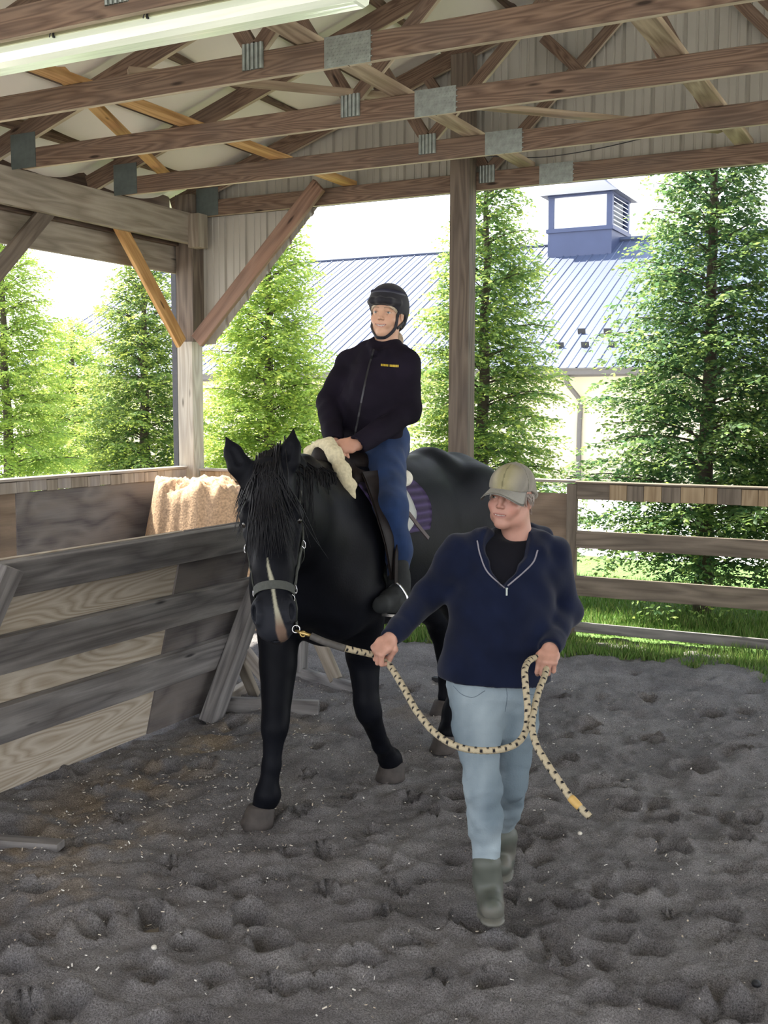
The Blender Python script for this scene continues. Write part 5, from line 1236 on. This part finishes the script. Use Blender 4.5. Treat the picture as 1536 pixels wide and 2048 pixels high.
V, F = fmt_join([(V1, F1_), pc, pl, pr_])
C = np.tile(np.array([[.42, .24, .18]]), (len(V), 1)); C[:len(V1)] = C1; C[len(V1) + len(pc[0]):] = (.44, .24, .18)
C[len(V1) + len(pc[0]):] *= (1 + .25 * fbm(V[len(V1) + len(pc[0]):, 0] * 60, V[len(V1) + len(pc[0]):, 2] * 60, 1, 3, 5))[:, None]
helper = mk('person', V, F, M['skin'], smooth=True, col=C, origin=(hpel[0], hpel[1], 0))
tag(helper, 'person in khaki cap, navy sweatshirt, pale jeans and rubber boots leading the horse', 'person')
add_eyes(SH2, hs, helper, (.10, .10, .09), look=(-.25, .0))
# sweatshirt
J2 = Vol(lo + [0, 0, .80], hi + [0, 0, -.12], .0068); helper_core(J2, .012)
J2.chain([hpel + [0, 0, -.01] - sr * .05, hpel + [0, 0, .0] + sr * .05, ], [.150, .150], .05, n=FN, sq=.9)
J2.chain([hpel + [0, 0, .03], hwst, hcst + sr * .02], [.165, .163, .160], .05, n=FN, sq=.76)
hood = [at(974, 1070, 3.93), at(990, 1078, 4.02), at(1035, 1074, 4.12), at(1078, 1072, 4.08), at(1090, 1082, 3.97), at(1080, 1100, 3.91)]
J2.chain([at(958, 1066, 3.96), *hood], [.016, .022, .028, .032, .030, .024, .016], .02)
J2.chain([at(1062, 1062, 4.08), at(1085, 1077, 4.10), at(1070, 1100, 4.13)], [.026, .034, .05], .03)
J2.noise(.0055, 24, 12); J2.half(hpel + [0, 0, -.022], -np.array([0, 0, 1.]) - sr * .05)
rib = [hRe * .15 + hRw * .85, hLe * .15 + hLw * .85]
for w_, e_ in ((hLw, hLe), (hRw, hRe)):
    d_ = (w_ - e_) / np.linalg.norm(w_ - e_); J2.chain([e_ * .10 + w_ * .90 - d_ * .02, e_ * .10 + w_ * .90], [.040, .036], .01); J2.chain([w_ + d_ * .046, w_ + d_ * .05], [.044, .044], .002, cut=True)
# open V at the neck down to the zip
def ctr(px, py, z): return at(px, py, z)
J2.chain([ctr(1022, 1062, 3.90), ctr(1014, 1085, 3.87)], [.078, .086], .008, cut=True)
J2.chain([ctr(1013, 1088, 3.86), ctr(1008, 1130, 3.86), ctr(1004, 1166, 3.86)], [.080, .050, .014], .008, cut=True)
J2.ell(Hc + [0, 0, -.07], (.075, .075, .09), k=.01, cut=True)
V, F = J2.mesh(); jk = mk('sweatshirt', V, F, M['navy'], helper, smooth=True)
T2 = Vol(np.minimum(hcst, hnk) - .25, np.maximum(hcst, hnk) + .25, .007)
T2.chain([hcst + [0, 0, -.08], hcst, hnk + [0, 0, -.03]], [.149, .153, .090], .06, n=FN, sq=.70)
for a in (hLs, hRs): T2.chain([hnk * .6 + a * .4 + [0, 0, -.03], a * .8 + hnk * .2], [.045, .045], .04)
T2.ell(at(1026, 1048, 3.92), (.070, .085, .062), k=.01, cut=True)
V, F = T2.mesh(); te = mk('tee', V, F, M['tee'], helper, smooth=True)
P = [cast(T2, at(x, y, 4.0), -sa, .001) for x, y in ((1044, 1116), (1046, 1112), (1050, 1110), (1048, 1114), (1046, 1119))]; lg = MB().tube(P, .0012, 5); lg.build('small_logo', plain('white_print', (.5, .5, .5)), te)
def fp2(pts, off=.0, dep=4.0, n=26): return [cast(J2, at(px, py, dep), -sa, off) for px, py in spline([(a, b, 0) for a, b in pts], n)[:, :2]]
zp = MB(); P = fp2([(950, 1080), (955, 1108), (968, 1140), (1000, 1170)], .0008); zp.tube(P, .0028, 6); P = fp2([(1067, 1098), (1058, 1120), (1035, 1142), (1006, 1166)], .0008); zp.tube(P, .0028, 6); zp.build('zipper', M['seam'], jk)
pc_ = cast(J2, at(1004, 1172, 4.0), -sa, .003); pu = MB(); pu.obox(pc_ + sd_ * .012 * 1, sr * .0030, sd_ * .011, sa * .0015); pu.tube([pc_ - sd_ * .004, pc_ + sd_ * .001], .005, 8); pu.build('zip_pull', M['galv'], jk)
sm_ = MB()
for pts in ([(948, 1044), (905, 1085), (880, 1130), (862, 1160)], [(1100, 1092), (1110, 1130), (1108, 1185)]):
    pass
# jeans
Jn = Vol(lo + [.2, .3, .04], hi + [0, .1, -.55], .0068)
Jn.chain([hpel + [0, 0, .05], hpel + [0, 0, -.05]], [.140, .140], .05, n=FN, sq=.80)
for (a, b, c, tw) in ((hRh, hRk, hRa, 1), (hLh, hLk, hLa, 0)):
    Jn.chain([a + [0, 0, .02], a * .6 + b * .4, b, b * .6 + c * .4, c * .92 + b * .08], [.098, .085, .060, .057, .045], .035)
Jn.ell(hpel + sa * .06 + [0, 0, -.04], (.13, .10, .11), k=.04)
Jn.noise(.0045, 34, 21)
V, F = Jn.mesh()
zz = V[:, 2]; dn = fbm(V[:, 0] * 8, V[:, 2] * 5, 1, 4, 15); fd = np.clip(.55 - .9 * np.abs((V - hRk) @ sr) / .09 * .3 + dn, 0, 1)
C = np.array([[.135, .175, .205]]) * (1 - fd[:, None]) + np.array([[.31, .37, .405]]) * fd[:, None]
_jn_name = mk('jeans', V, F, M['denim_light'], helper, smooth=True, col=C).name
sm_ = MB()
for pts in ([(903, 1362), (918, 1376), (940, 1380), (962, 1368)], [(1086, 1366), (1066, 1382), (1044, 1378)], [(1004, 1362), (1006, 1378), (1005, 1395), (1003, 1412)]):
    sm_.tube([cast(Jn, at(px, py, 4.05), -sa, .0002) for px, py in spline([(a, b, 0) for a, b in pts], 14)[:, :2]], .0016, 5)
sm_.build('stitching', plain('dull_blue_stitching', (.10, .13, .16), .9), bpy.data.objects[_jn_name])
# boots
toeR = at(986, 1828, 3.76); toeL2 = at(1005, 1744, 4.22)
for ank, toe, upv in ((at(977, 1782, 3.93), toeR, hRk - hRa), (at(1002, 1702, 4.34), toeL2, hLk - hLa)):
    S = boot(ank, toe, upv, None, .047, shaft=.10, h=.0062); S.noise(.003, 30, 6)
    V, F = S.mesh(); V = np.array(V); d_ = toe - ank; d_ /= np.linalg.norm(d_); V[:, 2] = np.maximum(V[:, 2], .006 if ank is not None else 0)
    C = np.tile(np.array([[.075, .082, .068]]), (len(V), 1)); dirt = np.clip((.11 - V[:, 2]) / .09 + 1.2 * fbm(V[:, 0] * 20, V[:, 2] * 20, 1, 3, 3), 0, 1)[:, None]; C = C * (1 - dirt) + np.array([[.14, .13, .11]]) * dirt
    bt = mk('boot', V, F, M['rubber'], helper, smooth=True, col=C)
    dn_ = np.cross(d_, sr); dn_ = dn_ if dn_[2] < 0 else -dn_; hl = ank + (ank - toe) * .22 + dn_ * .058
    So = Vol(np.minimum(hl, toe) - .10, np.maximum(hl, toe) + .10, .0055); So.chain([hl, ank * .5 + toe * .5 + dn_ * .046, toe + dn_ * .030 - d_ * .015], [.040, .041, .043], .02, n=dn_, sq=.32)
    V, F = So.mesh(); C = np.tile(np.array([[.12, .118, .10]]), (len(V), 1)); mk('sole', V, F, M['rubber'], bt, smooth=True, col=C)
# cap
R_ = SH2.R; Pq = SH2.P
Cp = Vol(Hc - .19, Hc + .22, .0031)
Cp.ell(Pq(0, -.012, .040), (.0775, .096, .086), R_, k=.01); Cp.ell(Pq(0, .040, .048), (.062, .050, .058), R_, k=.03)
Cp.half(Pq(0, .03, .030), -R_[2] * .98 - R_[1] * .02 + R_[1] * .0)
Cp.chain([Pq(-.073, -.03, .030), Pq(-.060, -.075, .012), Pq(0, -.104, .004), Pq(.060, -.075, .012), Pq(.073, -.03, .030)], [.008, .011, .012, .011, .008], .02)
V, F = Cp.mesh(); q = (V - Pq(0, 0, 0)) / hs; x_, y_, z_ = q @ R_[0], q @ R_[1], q @ R_[2]
C = np.tile(np.array([[.23, .215, .185]]), (len(V), 1)); fr = np.clip((y_ - .02) / .015, 0, 1)[:, None] * np.clip(1.25 - np.abs(x_) / .05, 0, 1)[:, None]
C = C * (1 - fr) + np.array([[.235, .215, .125]]) * fr; C *= (1 + .35 * fbm(x_ * 30, y_ * 30 + z_ * 20, 1, 3, 9))[:, None]
ang = np.arctan2(x_, y_ + .012); sm = np.min([np.abs(ang - a) for a in (-2.1, -1.05, 0, 1.05, 2.1)], axis=0) < .025; C[sm] *= .62
cap_ = mk('cap', V, F, M['capcloth'], helper, smooth=True, col=C)
# curved brim
n, m = 26, 9; top = []; 
for i in range(n):
    a = -1.45 + 2.90 * i / (n - 1); a2 = a * 1.02
    for j in range(m):
        u = j / (m - 1); base = np.array([.074 * math.sin(a * .85), .082 * math.cos(a * .85) - .006]); outl = np.array([.083 * math.sin(a2), .056 + .098 * max(0, math.cos(a2)) ** .75])
        xy = base * (1 - u) + outl * u; top.append(Pq(xy[0], xy[1], .040 - .020 * u - 4.6 * xy[0] ** 2 * (.25 + .9 * u)))
top = np.array(top); bot = top - R_[2] * .004; V = np.concatenate([top, bot]); k = n * m; F = []
for i in range(n - 1):
    for j in range(m - 1): q = (i * m + j, i * m + j + 1, (i + 1) * m + j + 1, (i + 1) * m + j); F += [q[::-1], tuple(a + k for a in q)]
rim = [i * m for i in range(n)] + [(n - 1) * m + j for j in range(1, m)] + [i * m + m - 1 for i in range(n - 2, -1, -1)] + [j for j in range(m - 2, 0, -1)]
for a, b in zip(rim, rim[1:] + rim[:1]): F.append((a, b, b + k, a + k))
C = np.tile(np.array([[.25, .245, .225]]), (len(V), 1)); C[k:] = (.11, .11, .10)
mk('brim', V, F, M['capcloth'], cap_, smooth=True, col=C)
mk('cap_button', *sphere_vf(Pq(0, -.010, .127), .006, R_, 10, 8), M['hair_grey'], cap_, smooth=True)
rr = np.random.RandomState(3); paths = []
for i in range(260):
    s = 1 if i % 3 else -1; y0 = rr.uniform(-.085, .028); z1 = (-.030 if y0 > -.02 else -.085) * rr.uniform(.5, 1.05); P = []
    for t_ in np.linspace(0, 1, 6): P.append(cast(SH2, Pq(0, y0 * .6, .022 + (max(z1, -.06) - .022) * t_), R_[0] * s * math.sqrt(max(.05, 1 - (y0 / .1) ** 2)) + R_[1] * (y0 * 12 - .25 * t_), .001 + .004 * rr.uniform() + .006 * t_ * (y0 < -.02), .2))
    paths.append(P)
strands('hair', None, paths, .0014, M['hair_grey'], helper)

# ------------------------------------------------------------ lead rope
def rope(name, pts, r, n, seed=0, parent=None):
    P = spline(pts, n); V, F = tube(P, r, 10); V = np.array(V); s = np.concatenate([[0], np.cumsum(np.linalg.norm(np.diff(P, axis=0), axis=1))]); C = []
    for i in range(n):
        for k_ in range(10):
            ph = s[i] / .019; a = k_ / 10. * 4
            on = ((int(math.floor(ph)) + int(a)) % 2 == 0) and (ph % 1) < .42 and (a % 1) < .62
            C.append((.018, .018, .022) if on else (.42, .36, .25))
    V += (RNG.uniform(-1, 1, (len(V), 1)) * .0006)
    return V, F, np.array(C)
M['rope'] = colattr('braided_rope', .9, .1, bump=.6, bscale=220)
kR = hRw * .35 + at(757, 1312, 3.74) * .65
main = [at(650, 1284, 3.76), at(700, 1299, 3.79), at(735, 1307, 3.84), at(760, 1315, 3.875), at(780, 1332, 3.85), at(805, 1372, 3.77), at(835, 1425, 3.68), at(875, 1470, 3.60), at(925, 1496, 3.54), at(985, 1501, 3.52), at(1030, 1489, 3.54), at(1051, 1462, 3.58), at(1055, 1420, 3.61), at(1051, 1370, 3.65), at(1050, 1338, 3.70), at(1060, 1320, 3.78), at(1078, 1316, 3.825), at(1092, 1328, 3.815),
 at(1090, 1350, 3.76), at(1078, 1380, 3.69), at(1069, 1415, 3.63), at(1064, 1452, 3.56), at(1072, 1488, 3.50), at(1092, 1524, 3.45), at(1118, 1562, 3.40), at(1143, 1598, 3.36), at(1160, 1615, 3.34), at(1180, 1634, 3.32)]
V, F, C = rope('r', main, .0112, 900)
ld = mk('lead_rope', V, F, M['rope'], smooth=True, col=C); tag(ld, 'cream and black flecked lead rope held in both hands, hanging in a loop', 'rope')
tp = MB(); P = spline([at(1141, 1595, 3.362), at(1160, 1615, 3.34)], 6); tp.tube(P, [.0125, .0135, .0138, .0135, .013, .012], 10); tp.build('rope_tape', plain('tan_tape', (.50, .32, .10), .6, 0, .1), ld, smooth=True)
bl = MB(); P = spline([at(622, 1272, 3.77), at(650, 1284, 3.76), at(690, 1297, 3.75)], 14); bl.tube(P, .0125, 10); bl.build('rope_sleeve', plain('grey_leather_sleeve', (.06, .055, .05), .7, 0, .2, 60), ld, smooth=True)
cl = MB(); cl.tube([RINGP + sd_ * .006, at(604, 1266, 3.78), at(624, 1272, 3.77)], [.005, .007, .006], 8); ringmesh(at(606, 1268, 3.78), sa, .009, .0025, up=sr, MBo=cl); cl.build('snap_hook', plain('brass', (.45, .33, .13), .35, .9, .1), ld, smooth=True)
